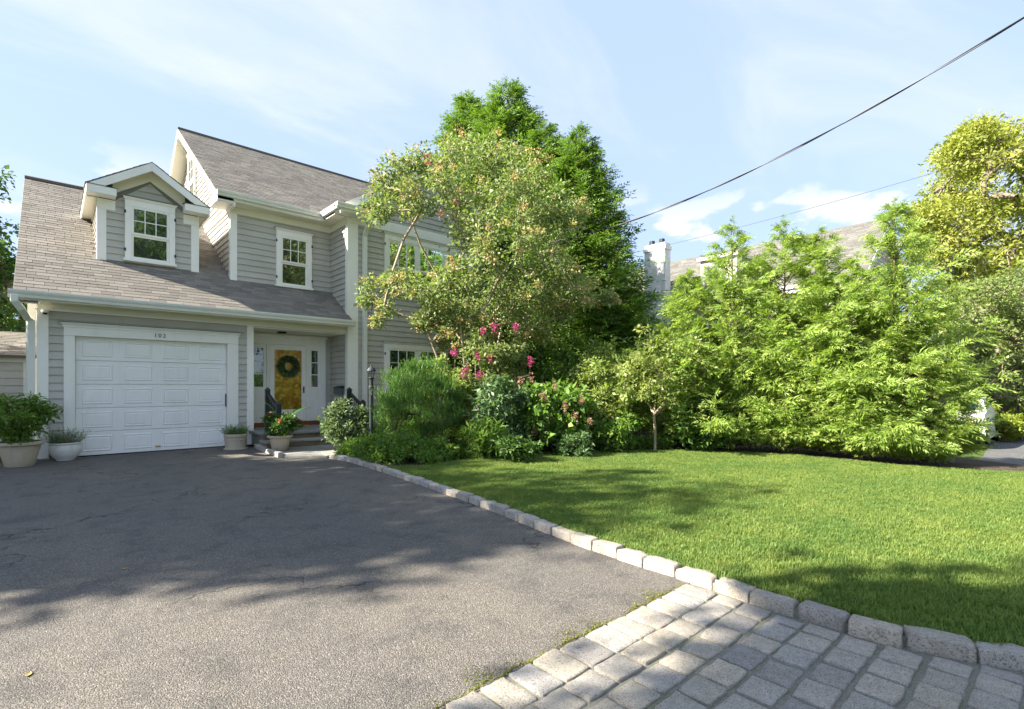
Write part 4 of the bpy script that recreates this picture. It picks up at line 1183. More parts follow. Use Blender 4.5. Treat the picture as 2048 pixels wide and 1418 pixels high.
# ---- feathery conifers
def frond_leaves(P0, A, N, Lf, m=7, wid=.2, droop=.35, rng=RNG):
    """flat sprays: axis A, plane normal N, length Lf; m leaflet pairs + tip"""
    F = len(P0); A = unit(A); S = unit(np.cross(A, N)); N = np.cross(S, A)
    Ps, Ds, Ns, Ls, Ws, Vs = [], [], [], [], [], []
    fv = rng.random(F)
    for i in range(m):
        t = (i+.4)/m
        ax = P0 + A*(Lf*t)[:, None] - np.array([0, 0, 1.0])*(Lf*droop*t*t)[:, None]
        ll = Lf*(.50*(1-t*.72))
        for s in (-1, 1):
            d = A*.72 + S*s*.75 + np.array([0, 0, -droop*t*1.1]) + rng.normal(size=(F, 3))*.13
            Ps.append(ax); Ds.append(d); Ns.append(N + rng.normal(size=(F, 3))*.25); Ls.append(ll*(1+.2*rng.normal(size=F)).clip(.5, 1.5)); Ws.append(ll*wid*(1+.2*rng.normal(size=F)).clip(.5, 1.5))
            Vs.append(np.clip(fv*.55 + .25*t + rng.random(F)*.25, 0, 1))
    ax = P0 + A*(Lf*.75)[:, None] - np.array([0, 0, 1.0])*(Lf*droop*.56)[:, None]
    Ps.append(ax); Ds.append(A + np.array([0, 0, -droop*1.6])); Ns.append(N); Ls.append(Lf*.4); Ws.append(Lf*.4*wid*.9); Vs.append(np.clip(fv*.55+.4, 0, 1))
    cat = np.concatenate
    return cat(Ps), cat(Ds), cat(Ns), cat(Ls), cat(Ws), cat(Vs)

def conifer_mesh(seed, H, Rb, nb=240, per=11, flen=.34, m=6, taper=.85, zlow=.02, droop=.35, rise=.35, wid=.2, lean=.1, topspray=True, mat=None, irregular=.22, rscale=1.0, trunk_r=.05, bark=None, pw=1.0):
    """returns (foliage mesh, trunk mesh) in local coordinates, base at origin"""
    rng = np.random.default_rng(seed)
    u = rng.random(nb)
    z = H*(zlow + (1-zlow)*(1 - (1-u)**.72))*.985
    kl = nb//7; z[:kl] = rng.uniform(.05, .42, kl)
    az = rng.random(nb)*2*math.pi
    lob = 1 + irregular*np.sin(az*3+rng.random()*6+z*1.3) + irregular*.7*np.sin(az*5+z*2.7+rng.random()*6)
    f = z/H
    Rz = Rb*np.where(f < .12, .72+f*2.3, (1-((f-.12).clip(0)/.88)**pw)**taper)*lob*(1+.14*rng.normal(size=nb)) + .05
    Rz = np.maximum(Rz, .08)
    out = np.stack([np.cos(az), np.sin(az), np.zeros(nb)], 1)
    base = np.stack([np.zeros(nb), np.zeros(nb), z - Rz*rise*.6], 1); base[:, 2] = np.maximum(base[:, 2], .06)
    tip = out*Rz[:, None] + np.stack([np.zeros(nb), np.zeros(nb), z + Rz*rise*.35], 1)
    tw = MB()
    for b, t_, r_ in zip(base, tip, Rz):
        mid = (b+t_)/2 + np.array([0, 0, -.06*r_]); tw.tube([b, mid, t_], [.006+.008*r_, .005+.004*r_, .003], 3, False)
    lean_v = np.array([rng.normal()*lean, rng.normal()*lean, 0])*0
    tw.tube([(0, 0, -.05), (0.01, .01, H*.3), (0, 0, H*.7), (rng.normal()*.03, rng.normal()*.03, H*.96)], [trunk_r, trunk_r*.75, trunk_r*.35, .006], 7, False)
    # sprays along the outer part of each branch
    t = rng.random((nb, per))**.75*.75 + .25
    P0 = base[:, None, :]*(1-t[..., None]) + tip[:, None, :]*t[..., None]
    side = np.stack([-out[:, 1], out[:, 0], out[:, 2]], 1)
    sg = rng.choice([-1, 1], (nb, per))[..., None]
    A = out[:, None, :]*rng.uniform(.45, 1.1, (nb, per))[..., None] + side[:, None, :]*sg*rng.uniform(.1, .95, (nb, per))[..., None] + np.array([0, 0, 1.0])*rng.uniform(-.15, .55, (nb, per))[..., None]
    Nn = np.array([0, 0, .8]) + out[:, None, :]*rng.uniform(.1, 1.3, (nb, per))[..., None] + rng.normal(size=(nb, per, 3))*.35
    sc = np.clip(.55 + .5*(Rz/Rb), .45, 1.15)
    Lf = flen*sc[:, None]*rng.uniform(.65, 1.25, (nb, per))
    P0 = P0.reshape(-1, 3); A = unit(A.reshape(-1, 3)); Nn = unit(Nn.reshape(-1, 3)); Lf = Lf.reshape(-1)
    if topspray:   # sparse leader
        k = 70
        zt = H*(1 - .24*rng.random(k)**1.3); a2 = rng.random(k)*6.28
        P0 = np.r_[P0, np.stack([np.zeros(k), np.zeros(k), zt], 1)]
        A = np.r_[A, unit(np.stack([np.cos(a2), np.sin(a2), rng.uniform(.2, 1.2, k)], 1))]; Nn = np.r_[Nn, unit(rng.normal(size=(k, 3))+[0, 0, .6])]; Lf = np.r_[Lf, flen*rng.uniform(.35, .8, k)*(.6+1.8*(1-zt/H))]
    P, D, N, L, W, var = frond_leaves(P0, A, Nn, Lf, m, wid, droop, rng)
    P[:, 2] = np.maximum(P[:, 2], .02)
    V, Q = leaf_arrays(P, D, N, L, W, .08)
    return fast_mesh('foliage', V, Q, mat, var), tw.mesh('trunk', bark or M['bark_brown'], True)

def place_conifer(name, label, loc, meshes, rot=0, scale=(1, 1, 1), group=None, cat='tree', part='foliage'):
    t = thing(name, label, cat, loc, group); t.rotation_euler = (0, 0, rot); t.scale = scale
    for nm, me in ((part, meshes[0]), ('trunk', meshes[1])):
        o = bpy.data.objects.new(nm, me); COL.objects.link(o); o.parent = t
    return t

# ================================================================== TREES
# evergreen boundary row, right of the lawn
hv = [conifer_mesh(100+i, 4.7, 1.12, nb=300, per=17, flen=.28, m=6, taper=1.2, pw=2.4, droop=.24, rise=.8, wid=.19, mat=M['thuja'], irregular=.16, trunk_r=.05) for i in range(4)]
ORD = ['first', 'second', 'third', 'fourth', 'fifth', 'sixth', 'seventh', 'eighth']
row = [(11.5, 1.85, .56, 0, .72), (11.6, 2.25, 1.03, 1, .98), (11.6, 2.85, .84, 2, 1.0), (11.6, 3.45, .98, 3, 1.0), (11.45, 4.1, 1.05, 0, 1.02), (11.0, 5.0, 1.07, 2, 1.05), (10.75, 5.9, .86, 1, .95)]
for i, (x, y, s, v, sw_) in enumerate(row):
    place_conifer('evergreen_tree', '%s feathery bright green evergreen in the hedge row, counting from the neighbouring drive' % ORD[i], (x, y, .06), hv[v], rot=i*1.9+.4, scale=(s**.25*sw_, s**.25*sw_, s), group='evergreens in the boundary hedge row')
# tall arborvitae behind the flowering tree
tv = [conifer_mesh(200+i, 11.0, 2.15, nb=1700, per=12, flen=.40, m=4, taper=.80, pw=1.1, droop=.12, rise=.9, wid=.27, mat=M['thuja_tall'], irregular=.05, trunk_r=.13, zlow=.03) for i in range(2)]
tl = [(13.0, 17.0, 1.25, 0, 'tall arborvitae behind the grey wing, nearest to its roof'), (12.9, 14.5, 1.2, 1, 'tallest arborvitae with a pointed top behind the tan flowering tree'), (12.7, 12.3, .97, 0, 'arborvitae with a blunt top between the tallest one and the last of its row'), (12.7, 10.8, .90, 1, 'bright arborvitae at the hedge end of the tall row'), (12.7, 9.7, .40, 1, 'shorter dark arborvitae where the tall row meets the hedge')]
for i, (x, y, s, v, lab) in enumerate(tl):
    place_conifer('arborvitae', lab, (x, y, 0), tv[v], rot=i*2.2+1, scale=(1.6, 1.6, s) if i < 2 else (1.16, 1.16, s) if i < 4 else (.72, .72, .50), group='tall arborvitae beside the house')

# large crepe myrtle in front of the wing
ck = at(950, 775, 12.6)
cb_ = np.array([ck[0], ck[1], .065])
lob = [(770,375,34),(800,340,42),(850,330,45),(905,310,48),(960,305,52),(1010,320,50),(1060,355,50),(1095,405,48),(1125,450,42),(1150,420,26),
       (760,420,36),(820,395,48),(885,385,55),(945,390,62),(1010,400,60),(1070,450,52),(940,470,52),(965,470,60),(1030,480,56),(1090,510,48),(1130,545,40),
       (745,575,26),(780,568,24),(825,572,34),(890,560,34),(940,550,46),(1000,560,44),(1050,575,42),(1105,590,40),(1155,575,36),(1190,600,28),(1215,600,18),
       (775,615,18),(865,598,30),(900,640,34),(870,650,26),(940,620,36),(985,625,34),(1040,640,34),(1080,625,34),(850,635,24),(1130,625,26),(735,600,14),(755,640,10),(885,610,40),(930,650,40),(985,660,40),(1040,670,36),(1000,600,44),(1080,660,30),(960,690,30),(900,690,24)]
C = []; CR = []
rg = np.random.default_rng(11)
for (px, py, r) in lob:
    # spread in depth like a round crown: the middle can lie forward or back, the rim lies level with the stem
    e = math.hypot((px-965)/260, (py-470)/200)
    dz = 1.9*math.sqrt(max(0.0, 1-min(e, 1)**2))
    for s in ((-1, 1) if dz > .6 else (0,)):
        w = 12.3 + s*dz*rg.uniform(.45, 1.0) + rg.normal()*.15
        w = min(w, 13.3)
        c0 = at(px, py, w); rad = r*w/FPX
        n = max(3, int(3+rad*7)) if s >= 0 else max(3, int(4+rad*10))
        C.append(ell_points(c0, (rad*.85,)*3, n, rg, .2)); CR += [min(.30, .14+rad*.28)]*n
C = np.concatenate(C); CR = np.array(CR)
keep = (C[:, 1] < 12.75); C, CR = C[keep], CR[keep]
t = thing('crepe_myrtle', 'large multi-stemmed tree with tan seed heads in front of the house wing', 'tree', tuple(cb_))
stems = []
for i in range(9):
    a = 2*math.pi*i/9 + rg.normal()*.2; tilt = rg.uniform(.12, .42)
    b0 = cb_ + np.array([math.cos(a), math.sin(a), 0])*.14
    pts = [b0 + np.array([math.cos(a)*tilt*s, math.sin(a)*tilt*s, s])*1.0 for s in (0, .8, 1.6, 2.4, 3.0)]
    stems.append(pts)
grp = [[] for _ in stems]
ends = np.array([s[-1] for s in stems])
for i, c in enumerate(C): grp[int(np.argmin(np.linalg.norm(ends-c, axis=1)))].append(i)
segs = []
for s, gi in zip(stems, grp):
    if gi: segs += branch_net(s, C[gi], .0046, .034, .05, .5)
branch_mesh(segs, 'trunk', M['bark_pale'], t, 5)
P, D, N, L, W, var = clump_leaves(C, CR, 66, .080, .15, 1.0, .5, .5, var_c=.45)
leaf_obj('crown', P, D, N, L, W, M['crepe'], t, var)
# seed heads at the outer, upper ends of the clumps
cen = C.mean(0)
od = unit(C-cen + np.array([0, 0, .6]))
sel = rg.random(len(C)) < .45
SC = (C + od*CR[:, None]*.9)[sel]
P, D, N, L, W, var = clump_leaves(SC, .11, 34, .042, -.3, 1.0, .3, .7)
leaf_obj('seed_heads', P, D, N, L, W, M['seed'], t, var)
def flower_heads(pix, w, r, mat, parent, n=110, size=.035, name='blossom'):
    for (px, py) in pix:
        c = at(px, py, w)
        k = 9
        cc = np.array([c + np.array([0, 0, (i/k-.5)*r*2.0]) for i in range(k)]) + RNG.normal(size=(k, 3))*r*.35
        P, D, N, L, W, var = clump_leaves(cc, np.linspace(r*.75, r*.35, k), n//k, size, -.2, 1, .2, .8)
        leaf_obj(name, P, D, N, L, W, mat, parent, var)
flower_heads([(858, 322), (882, 328)], 11.6, .085, M['pinkflower'], t)
flower_heads([(912, 400), (880, 425), (900, 515)], 10.9, .06, M['duskflower'], t, 60)

# low crepe myrtle with magenta blooms
t, C2 = shrub('flowering_shrub', 'shrub with magenta flower heads below the large tan tree', at(985, 735, 11.4), (1.0, .7, .95), 22, 8, .17, 46, .07, M['crepe'], .5, .1)
flower_heads([(966, 661), (988, 653), (1031, 652), (910, 704), (957, 711), (981, 717), (1061, 722), (933, 741), (925, 747), (958, 749)], 10.6, .07, M['pinkflower'], t, 110, .03)
stm = MB()
for (px, py) in [(966, 661), (988, 653), (1031, 652), (910, 704), (957, 711), (981, 717), (1061, 722), (933, 741), (958, 749)]:
    a = at(px, py+4, 10.6); stm.tube([a, a + np.array([.02, .05, -.25]), (at(985, 735, 11.2)+a)/2 + np.array([0, 0, -.3])], [.004, .006, .008], 4, False)
stm.build('flower_stems', M['bark_brown'], t)

# ================================================================== SHRUBS OF THE BED
def W_(px, w): return at(px, 775, w)
# fine-needled rounded shrub by the window
c = at(842, 812, 10.3)
t, _ = shrub('needle_shrub', 'rounded dark green fine-needled shrub under the ground-floor window', (c[0], c[1], .98), (.95, .9, .92), 46, 9, .16, 62, .085, M['fine'], .13, -.9, .2, upright=1.1, shell=.75)
c = at(900, 770, 11.3)
shrub('leafy_shrub', 'yellow-green leafy shrub behind the fine-needled shrub', (c[0], c[1], 1.25), (.75, .6, .85), 16, 8, .17, 40, .10, M['pale'], .5, .1)
c = at(696, 850, 10.9)
shrub('sage_shrub', 'loose grey-green shrub beside the porch steps', (c[0], c[1], .60), (.46, .5, .55), 18, 8, .15, 44, .075, M['grey'], .42, .1, upright=.3)
c = at(1010, 815, 10.2)
t, mc = shrub('mahonia', 'blue-green arching shrub in the middle of the bed', (c[0], c[1], .85), (.75, .65, .75), 18, 8, .16, 34, .10, M['blue'], .38, .35)
c = at(960, 855, 9.6)
shrub('lily_clump', 'bright green strappy clump at the lawn edge below the arching shrub', (c[0], c[1], .42), (.42, .4, .36), 12, 8, .13, 30, .15, M['mid'], .16, .1, upright=.5)
c = at(1115, 815, 10.6)
t, hc = shrub('hydrangea', 'hydrangea with faded rose flower heads in the bed', (c[0], c[1], .82), (.8, .7, .78), 22, 8, .18, 34, .12, M['mid'], .62, .25)
flower_heads([(1063, 756), (1040, 760), (1085, 790), (1130, 812), (1150, 830), (1070, 860), (1163, 800), (1110, 770), (1098, 838), (1180, 842)], 9.95, .065, M['duskflower'], t, 80, .03, 'flower_head')
c = at(1215, 790, 11.4)
shrub('pale_shrub', 'tall shrub with pale speckled leaves behind the hydrangea', (c[0], c[1], 1.25), (1.0, .8, 1.2), 34, 9, .18, 40, .075, M['pale'], .5, .1)
c = at(1150, 730, 13.2)
shrub('tall_shrub', 'tall leafy green shrub in front of the arborvitae row', (c[0], c[1], 1.6), (1.5, 1.0, 1.5), 36, 9, .22, 36, .10, M['mid'], .5, .1)
c = at(1040, 700, 13.4)
shrub('tall_shrub', 'dark leafy shrub under the large tan tree', (c[0], c[1], 1.5), (1.1, .8, 1.35), 26, 8, .22, 36, .10, M['dark'], .5, .1)
c = at(1230, 860, 10.7)
shrub('low_shrub', 'low bright green shrub beside the young tree trunk', (c[0], c[1], .48), (.62, .5, .45), 16, 8, .14, 36, .08, M['mid'], .5, .1)
c = at(1410, 850, 10.9)
shrub('viburnum', 'dark glossy shrub between young tree and evergreen row', (c[0], c[1], .62), (.85, .5, .6), 24, 9, .16, 38, .09, M['dark'], .5, .15)
c = at(1365, 870, 11.5)
shrub('low_shrub', 'low dark shrub right behind the young tree trunk', (c[0], c[1], .42), (.55, .4, .38), 13, 8, .14, 34, .08, M['dark'], .5, .1)
c = at(1150, 895, 9.9)
shrub('fern_clump', 'small fern-like clump at the bed edge by the hydrangea', (c[0], c[1], .27), (.32, .3, .22), 8, 7, .11, 30, .085, M['blue'], .3, .1, upright=.4)
c = at(1040, 905, 9.2)
shrub('fern_clump', 'dark low clump at the bed edge under the arching shrub', (c[0], c[1], .28), (.45, .35, .24), 10, 7, .12, 32, .08, M['dark'], .42, .1, upright=.2)
c = at(800, 752, 11.6)
shrub('rose_bush', 'small reddish-tipped bush against the wing window', (c[0], c[1], .75), (.5, .4, .65), 10, 7, .14, 30, .07, M['mid'], .5, .1)

# low ground cover spilling over the kerb corner (uncountable)
gcp = []
rg2 = np.random.default_rng(21)
poly = [(4.22, 9.75), (4.32, 9.2), (4.25, 8.3), (4.45, 7.75), (4.9, 7.55), (6.15, 7.78), (6.6, 8.2), (6.0, 9.2), (5.4, 10.4), (4.8, 10.5)]
def inpoly(x, y, p):
    ins = False; j = len(p)-1
    for i in range(len(p)):
        if (p[i][1] > y) != (p[j][1] > y) and x < (p[j][0]-p[i][0])*(y-p[i][1])/(p[j][1]-p[i][1])+p[i][0]: ins = not ins
        j = i
    return ins
while len(gcp) < 520:
    x, y = rg2.uniform(4.1, 6.7), rg2.uniform(7.5, 10.6)
    if inpoly(x, y, poly):
        h = .30 + .14*math.sin(x*3.1+y*2.3) + .08*math.sin(x*7+1)+rg2.uniform(-.12, .1); gcp.append((x, y, max(.12, h*rg2.uniform(.35, 1.05))))
P, D, N, L, W, var = clump_leaves(np.array(gcp), .15, 62, .062, -.4, 1.0, .5, .45)
P[:, 2] = np.maximum(P[:, 2], .075)
o = leaf_obj('ground_cover', P, D, N, L, W, M['mid'], None, var)
tag(o, 'low leafy green ground cover spilling over the kerb by the lamp post', 'ground cover', None, 'stuff')

eg = []
for i in range(150):
    q = rg2.random(); ex = 6.4 + q*3.6; ey = np.interp(ex, [6.1, 7.9, 8.6, 9.45, 10.2], [7.62, 7.25, 6.85, 6.05, 5.2]) + .22 + abs(rg2.normal())*.22
    eg.append((ex, ey, rg2.uniform(.10, .26)))
P, D, N, L, W, var = clump_leaves(np.array(eg), .13, 44, .07, -.4, 1.0, .5, .4); P[:, 2] = np.maximum(P[:, 2], .07)
o = leaf_obj('ground_cover', P, D, N, L, W, M['mid'], None, var)
tag(o, 'thin line of low leafy plants where the bed meets the lawn', 'ground cover', None, 'stuff')
# young tree at the lawn edge
yb = at_ground(1310, 901, .075)
wq = (yb-CAMP) @ FW
yl = [(1285,690,30),(1330,700,34),(1370,730,34),(1265,730,28),(1310,740,40),(1350,770,36),(1275,770,30),(1395,760,26),(1300,790,34),(1335,800,20),(1310,700,28),(1390,700,20),(1405,730,16),(1250,790,16)]
C = []
for (px, py, r) in yl:
    for s in (-1, 1):
        c0 = at(px, py, wq + s*rg.uniform(.1, .55)); rad = r*wq/FPX
        C.append(ell_points(c0, (rad,)*3, 5, rg, .2))
C = np.concatenate(C)
broad_tree('young_tree', 'slender young tree with pale yellow-green crown at the lawn edge', 'tree', yb, [yb, yb+[0.01, .0, .35], yb+[-.02, .01, .75], yb+[.02, 0, 1.2]], C, .15, 42, .075, M['young'], M['bark_pale'], k_r=.0036, r_max=.034, droop=.3)

# big yellow-green tree beyond the neighbour's drive
def crown_lobes(pix, w0, depth, per, rg, nl=2):
    C = []
    for (px, py, r) in pix:
        for k in range(nl):
            w = w0 + rg.uniform(-depth, depth); rad = r*w0/FPX
            C.append(ell_points(at(px, py, w), (rad*.9,)*3, per, rg, .25))
    return np.concatenate(C)
bw = 30.0
bp = [(1870,440,40),(1900,380,55),(1940,310,60),(1990,285,55),(2040,280,60),(1880,500,45),(1930,450,65),(1990,380,75),(2050,360,80),(2100,300,90),(2160,330,90),(2130,420,90),(2010,470,75),(1930,560,50),(2070,480,80),(1980,560,60),(2060,570,70),(1910,640,40),(1960,650,50),(2140,540,80),(2030,660,60),(2200,430,80),(1855,430,22),(1915,300,30),(1950,270,20),(1845,480,16)]
C = crown_lobes(bp, bw, 3.2, 8, rg, 3)
b0 = at(2070, 800, bw); b0 = np.array([b0[0], b0[1], gz(30)-.05])
broad_tree('locust_tree', 'huge yellow-green tree beyond the neighbouring drive', 'tree', b0, [b0, b0+[.1, .1, 2.5], b0+[-.1, .2, 5.0], b0+[0.2, 0, 8.0]], C, .80, 110, .18, M['yellow'], M['bark_grey'], k_r=.022, r_max=.42, aspect=.5, var_c=.55)
# street pear
pw0 = 21.9
pp = [(1930,640,40),(1960,590,42),(2000,570,42),(2045,560,45),(1945,700,40),(1990,650,48),(2035,640,50),(2080,610,50),(1935,750,36),(1975,740,42),(2020,730,45),(2065,720,48),(1960,790,26),(2005,785,30),(2050,780,32),(2095,690,45),(1920,780,18),(2085,770,30)]
C = crown_lobes(pp, pw0, 1.3, 7, rg, 3)
b0 = at(2010, 800, pw0); b0 = np.array([b0[0], b0[1], gz(30)-.05])
broad_tree('pear_tree', 'dense pale-leaved street tree with bare trunk below the huge yellow tree', 'tree', b0, [b0, b0+[.02, 0, .9], b0+[0, .03, 1.7], b0+[.05, 0, 3.2]], C, .38, 80, .11, M['pear'], M['bark_grey'], k_r=.018, r_max=.15, aspect=.55)
# slim sign-like post and low hedge by the street tree
sp = at(2037, 820, 21.0)
tp = thing('street_post', 'slim dark post standing beside the street tree', 'post', (sp[0], sp[1], gz(30)-.06))
MB().tube([(sp[0], sp[1], -.42), (sp[0], sp[1], 1.6)], .045, 8).build('shaft', M['iron'], tp)
MB().lathe([(.06, 0), (.05, .05), (.0, .08)], (sp[0], sp[1], 1.6), 8).build('cap', M['iron'], tp)
for px, py, w, r, lab in ((2005, 862, 17.0, (.55, .5, .42), 'low yellow-green clipped bush behind the white car'), (2040, 868, 17.4, (.5, .5, .38), 'low rounded bush beside the kerb of the neighbouring drive')):
    c = at(px, py, w); shrub('low_bush', lab, (c[0], c[1], .05), r, 22, 8, .13, 38, .07, M['hedgefar'], .5, .1, zb=-.36)
c0, c1 = at(1985, 825, 25.0), at(2120, 825, 23.5)
n = 60; tt = np.linspace(0, 1, n)
C = (c0[None]*(1-tt[:, None]) + c1[None]*tt[:, None]); C[:, 2] = .1
C = np.repeat(C, 5, 0) + RNG.normal(size=(n*5, 3))*[.25, .25, .22]
P, D, N, L, W, var = clump_leaves(C, .22, 36, .1, 0, 1, .5, .5); P[:, 2] = np.maximum(P[:, 2], -.40)
hd_ = thing('clipped_hedge', 'long low clipped hedge behind the street tree', 'hedge', (float(c0[0]), float(c0[1]), -.42))
leaf_obj('foliage', P, D, N, L, W, M['hedgefar'], hd_, var)
hs = MB()
for q in tt[::4]:
    b = c0*(1-q)+c1*q; hs.tube([(b[0], b[1], -.45), (b[0], b[1], .1)], .02, 4, False)
hs.build('stems', M['bark_brown'], hd_)

# trees behind and left of the house
def generic_tree(name, label, base, h, r, nl, per, crad, nleaf, size, mat, group=None, z0=.28, seed=1, kr=.02):
    rg_ = np.random.default_rng(seed); b = np.array(base, float)
    C = lobed(b + np.array([0, 0, h*(z0+1)/2]), (r, r, h*(1-z0)/2), nl, per, rg_, .4, .6)
    return broad_tree(name, label, 'tree', b, [b, b+[.05, 0, h*.15], b+[-.05, .05, h*.3], b+[0, 0, h*.5]], C, crad, nleaf, size, mat, M['bark_grey'], group, k_r=kr, r_max=.28)
generic_tree('leafy_tree', 'dark green leafy tree rising behind the shed', (-2.9, 24.5, 0), 10.0, 2.3, 52, 10, .45, 60, .13, M['dark'], z0=.05, seed=3)
generic_tree('leafy_tree', 'lighter green tree behind the shed with drooping branches', (-1.9, 28.5, 0), 7.5, 1.5, 30, 9, .38, 55, .12, M['mid'], z0=.1, seed=4)
generic_tree('leafy_tree', 'broad green tree far behind the neighbouring house', (40, 26, -.4), 8.5, 4.0, 26, 8, .8, 30, .3, M['mid'], z0=.15, seed=6)
generic_tree('leafy_tree', 'round green tree far behind the yellow tree', (58, 8, -.4), 11, 6.0, 28, 8, 1.1, 30, .4, M['pear'], z0=.1, seed=8)
generic_tree('leafy_tree', 'spreading green tree at the end of the street', (60, -6, -.4), 10, 6.0, 28, 8, 1.1, 30, .4, M['mid'], z0=.1, seed=9)
# boundary trees left of the drive (they shade the drive) and across the street
def tree_copies(src, spots, labels, group):
    for (x, y, s, rz), lab in zip(spots, labels):
        r_ = src.copy(); COL.objects.link(r_); r_.location = (x, y, -.03); r_.rotation_euler = (0, 0, rz); r_.scale = (s[0], s[0], s[1]); r_['label'] = lab; r_['group'] = group
        for ch in src.children:
            c = ch.copy(); COL.objects.link(c); c.parent = r_
def proto_tree(name, label, base, h, r, z0, seed, mat, nl=40, per=9, crad=.5, nleaf=34, size=.2, group=None, shell=.5):
    rg_ = np.random.default_rng(seed); b = np.zeros(3)
    C = lobed(np.array([0, 0, h*(z0+1)/2]), (r, r, h*(1-z0)/2), nl, per, rg_, .4, shell)
    t = thing(name, label, 'tree', tuple(base), group)
    branch_mesh(branch_net([b, b+[.05, 0, h*.15], b+[-.05, .05, h*.3], b+[0, 0, h*.5]], C, .02, .28), 'trunk', M['bark_grey'], t, 5, local=True)
    P, D, N, L, W, var = clump_leaves(C, crad, nleaf, size, .1, 1, .5, .55)
    leaf_obj('crown', P, D, N, L, W, mat, t, var, local=True)
    return t
LG = 'trees along the left boundary'
pt = proto_tree('boundary_tree', 'tall leafy boundary tree nearest the street along the drive', (-10.2, 11.9, -.03), 13.2, 2.8, .2, 41, M['mid'], 60, 10, .55, 40, .22, LG)
tree_copies(pt, [(-9.6, 14.9, (.9, .95), 1.3), (-9.8, 17.6, (.85, .75), 2.9), (-11.5, 20.5, (.9, .68), 4.0), (-11.5, 13.4, (.8, .8), 2.0)],
            ['second leafy boundary tree from the street along the drive', 'third leafy boundary tree from the street along the drive', 'last leafy boundary tree along the drive, level with the shed', 'boundary tree between the first and the second along the drive'], LG)
SG = 'street trees outside the plot'
ps = proto_tree('street_tree', 'broad street tree beside the apron of the drive', (-8.0, 4.2, -.03), 11.8, 2.6, .6, 47, M['mid'], 46, 10, .55, 40, .22, SG)
tree_copies(pt, [(5, -17, (1.6, 1.22), 2.2), (14.5, -19, (1.7, 1.3), 3.1), (25, -17, (1.6, 1.35), 4.4), (35, -18, (1.8, 1.4), 5.1)],
            ['%s tree across the street, counting from the crossing' % o for o in ORD[:4]], SG)

# ================================================================== NEIGHBOUR HOUSE
nb = thing('neighbour_house', 'pale house with long grey roof and white chimney behind the evergreen row', 'house', (22, 9, -.4))
NRX, NRZ, NEX, NEZ = 24.0, 7.95, 20.3, 5.15
NY0, NY1 = 4.75, 22.0
nsl = (NRZ-NEZ)/(NRX-NEX)
M['pale_wall'] = m_paint('neighbour_wall_paint', (.66, .63, .56), .6, .05, .2, 8)
nwall = MB().box(20.8, 27.2, NY0+.35, NY1-.3, -.45, 5.25).build('wall', M['pale_wall'], nb)
rb = MB()
slab((NEX, NY1, NEZ), (NEX, NY0, NEZ), (NRX, NY0, NRZ), (NRX, NY1, NRZ), .15, rb); slab((2*NRX-NEX, NY0, NEZ), (2*NRX-NEX, NY1, NEZ), (NRX, NY1, NRZ), (NRX, NY0, NRZ), .15, rb)
nroof = rb.build('roof', M['shingle_far'], nb)
s_ = Slope((NEX, NY1, NEZ), (0, -1, 0), (1, 0, nsl))
shingle_stuff('shingles', s_, shingle_quads(s_, lambda v: 0, lambda v: NY1-NY0, -.02, math.hypot(NRX-NEX, NRZ-NEZ)-.05, .16, .35, 77), M['shingle_far'], nroof)
FN = Face((0, NY0+.35, 0), (1, 0, 0), (0, -1, 0))
gw = FN.polyprism(MB(), [(20.8, 5.2), (27.2, 5.2), (NRX, NRZ-.2)], -.1, 0).build('wall', M['siding'], nb)
z = 5.2
while z < 7.5:
    h_ = 2.5*(1-(z-5.2)/2.55)*1.26
    FN.bar(MB(), NRX-h_, NRX+h_, z, z+.14, 0, .025).build('siding_board', M['siding'], gw); z += .16
rk = MB(); rakex(rk, NY0-.02, NY0+.02, NEX, NEZ, NRX, NRZ, .2, .02); rakex(rk, NY0-.02, NY0+.02, NRX, NRZ, 2*NRX-NEX, NEZ, .2, .02); rk.build('rake_board', M['white'], nroof)
MB().box(NEX-.02, NEX+.04, NY0, NY1, NEZ-.26, NEZ-.02).build('fascia', M['white'], nroof)
gutter('gutter', (NEX-.02, NY1, NEZ), (NEX-.02, NY0, NEZ), (-1, 0, 0), nb, M['white'])
# windows on the wall facing us
FNW = Face((20.8, 0, 0), (0, -1, 0), (-1, 0, 0))
for y in (-6.8, -10.0, -13.5): window(FNW, y-.6, y+.6, 3.2, 4.8, parent=nb, hinges=False)
# chimney on the near slope
cp = at(1316, 600, 21.5)
chx, chy = 20.2, 12.6
M['white_brick'] = (lambda: (lambda t: t.done(t.principled((lambda b: b)(t.ramp(t.noise(t.coord((1, 1, 1)), 4, 5), [(.3, (.66, .64, .6)), (.7, (.82, .80, .76))])), .8, .2, t.bump((lambda br: br.outputs['Fac'])((lambda br: (t.l(t.coord((1, 1, 1)), br.inputs['Vector']), br)[1])(t.n('ShaderNodeTexBrick', **{'Scale': 9.0}))), -.6, .02))))(NT('white_brick')))()
ch = MB().box(chx-.2, chx+.25, chy-.52, chy+.52, -.4, 7.8).build('chimney', M['white_brick'], nb)
MB().box(chx-.24, chx+.29, chy-.56, chy+.56, 7.5, 7.66).build('chimney_band', M['white_brick'], ch)
for i in (-1, 1): MB().lathe([(.14, 0), (.12, .22), (.09, .22), (.09, .0)], (chx, chy+.25*i, 7.79), 10).build('flue', M['iron'], ch)
# flat-topped white dormer
MB().box(21.3, 24.0, 9.5, 11.1, 5.6, 6.95).build('dormer', M['pale_wall'], nb)
MB().box(21.15, 24.0, 9.4, 11.2, 6.95, 7.08).build('dormer_roof', M['white'], nb)

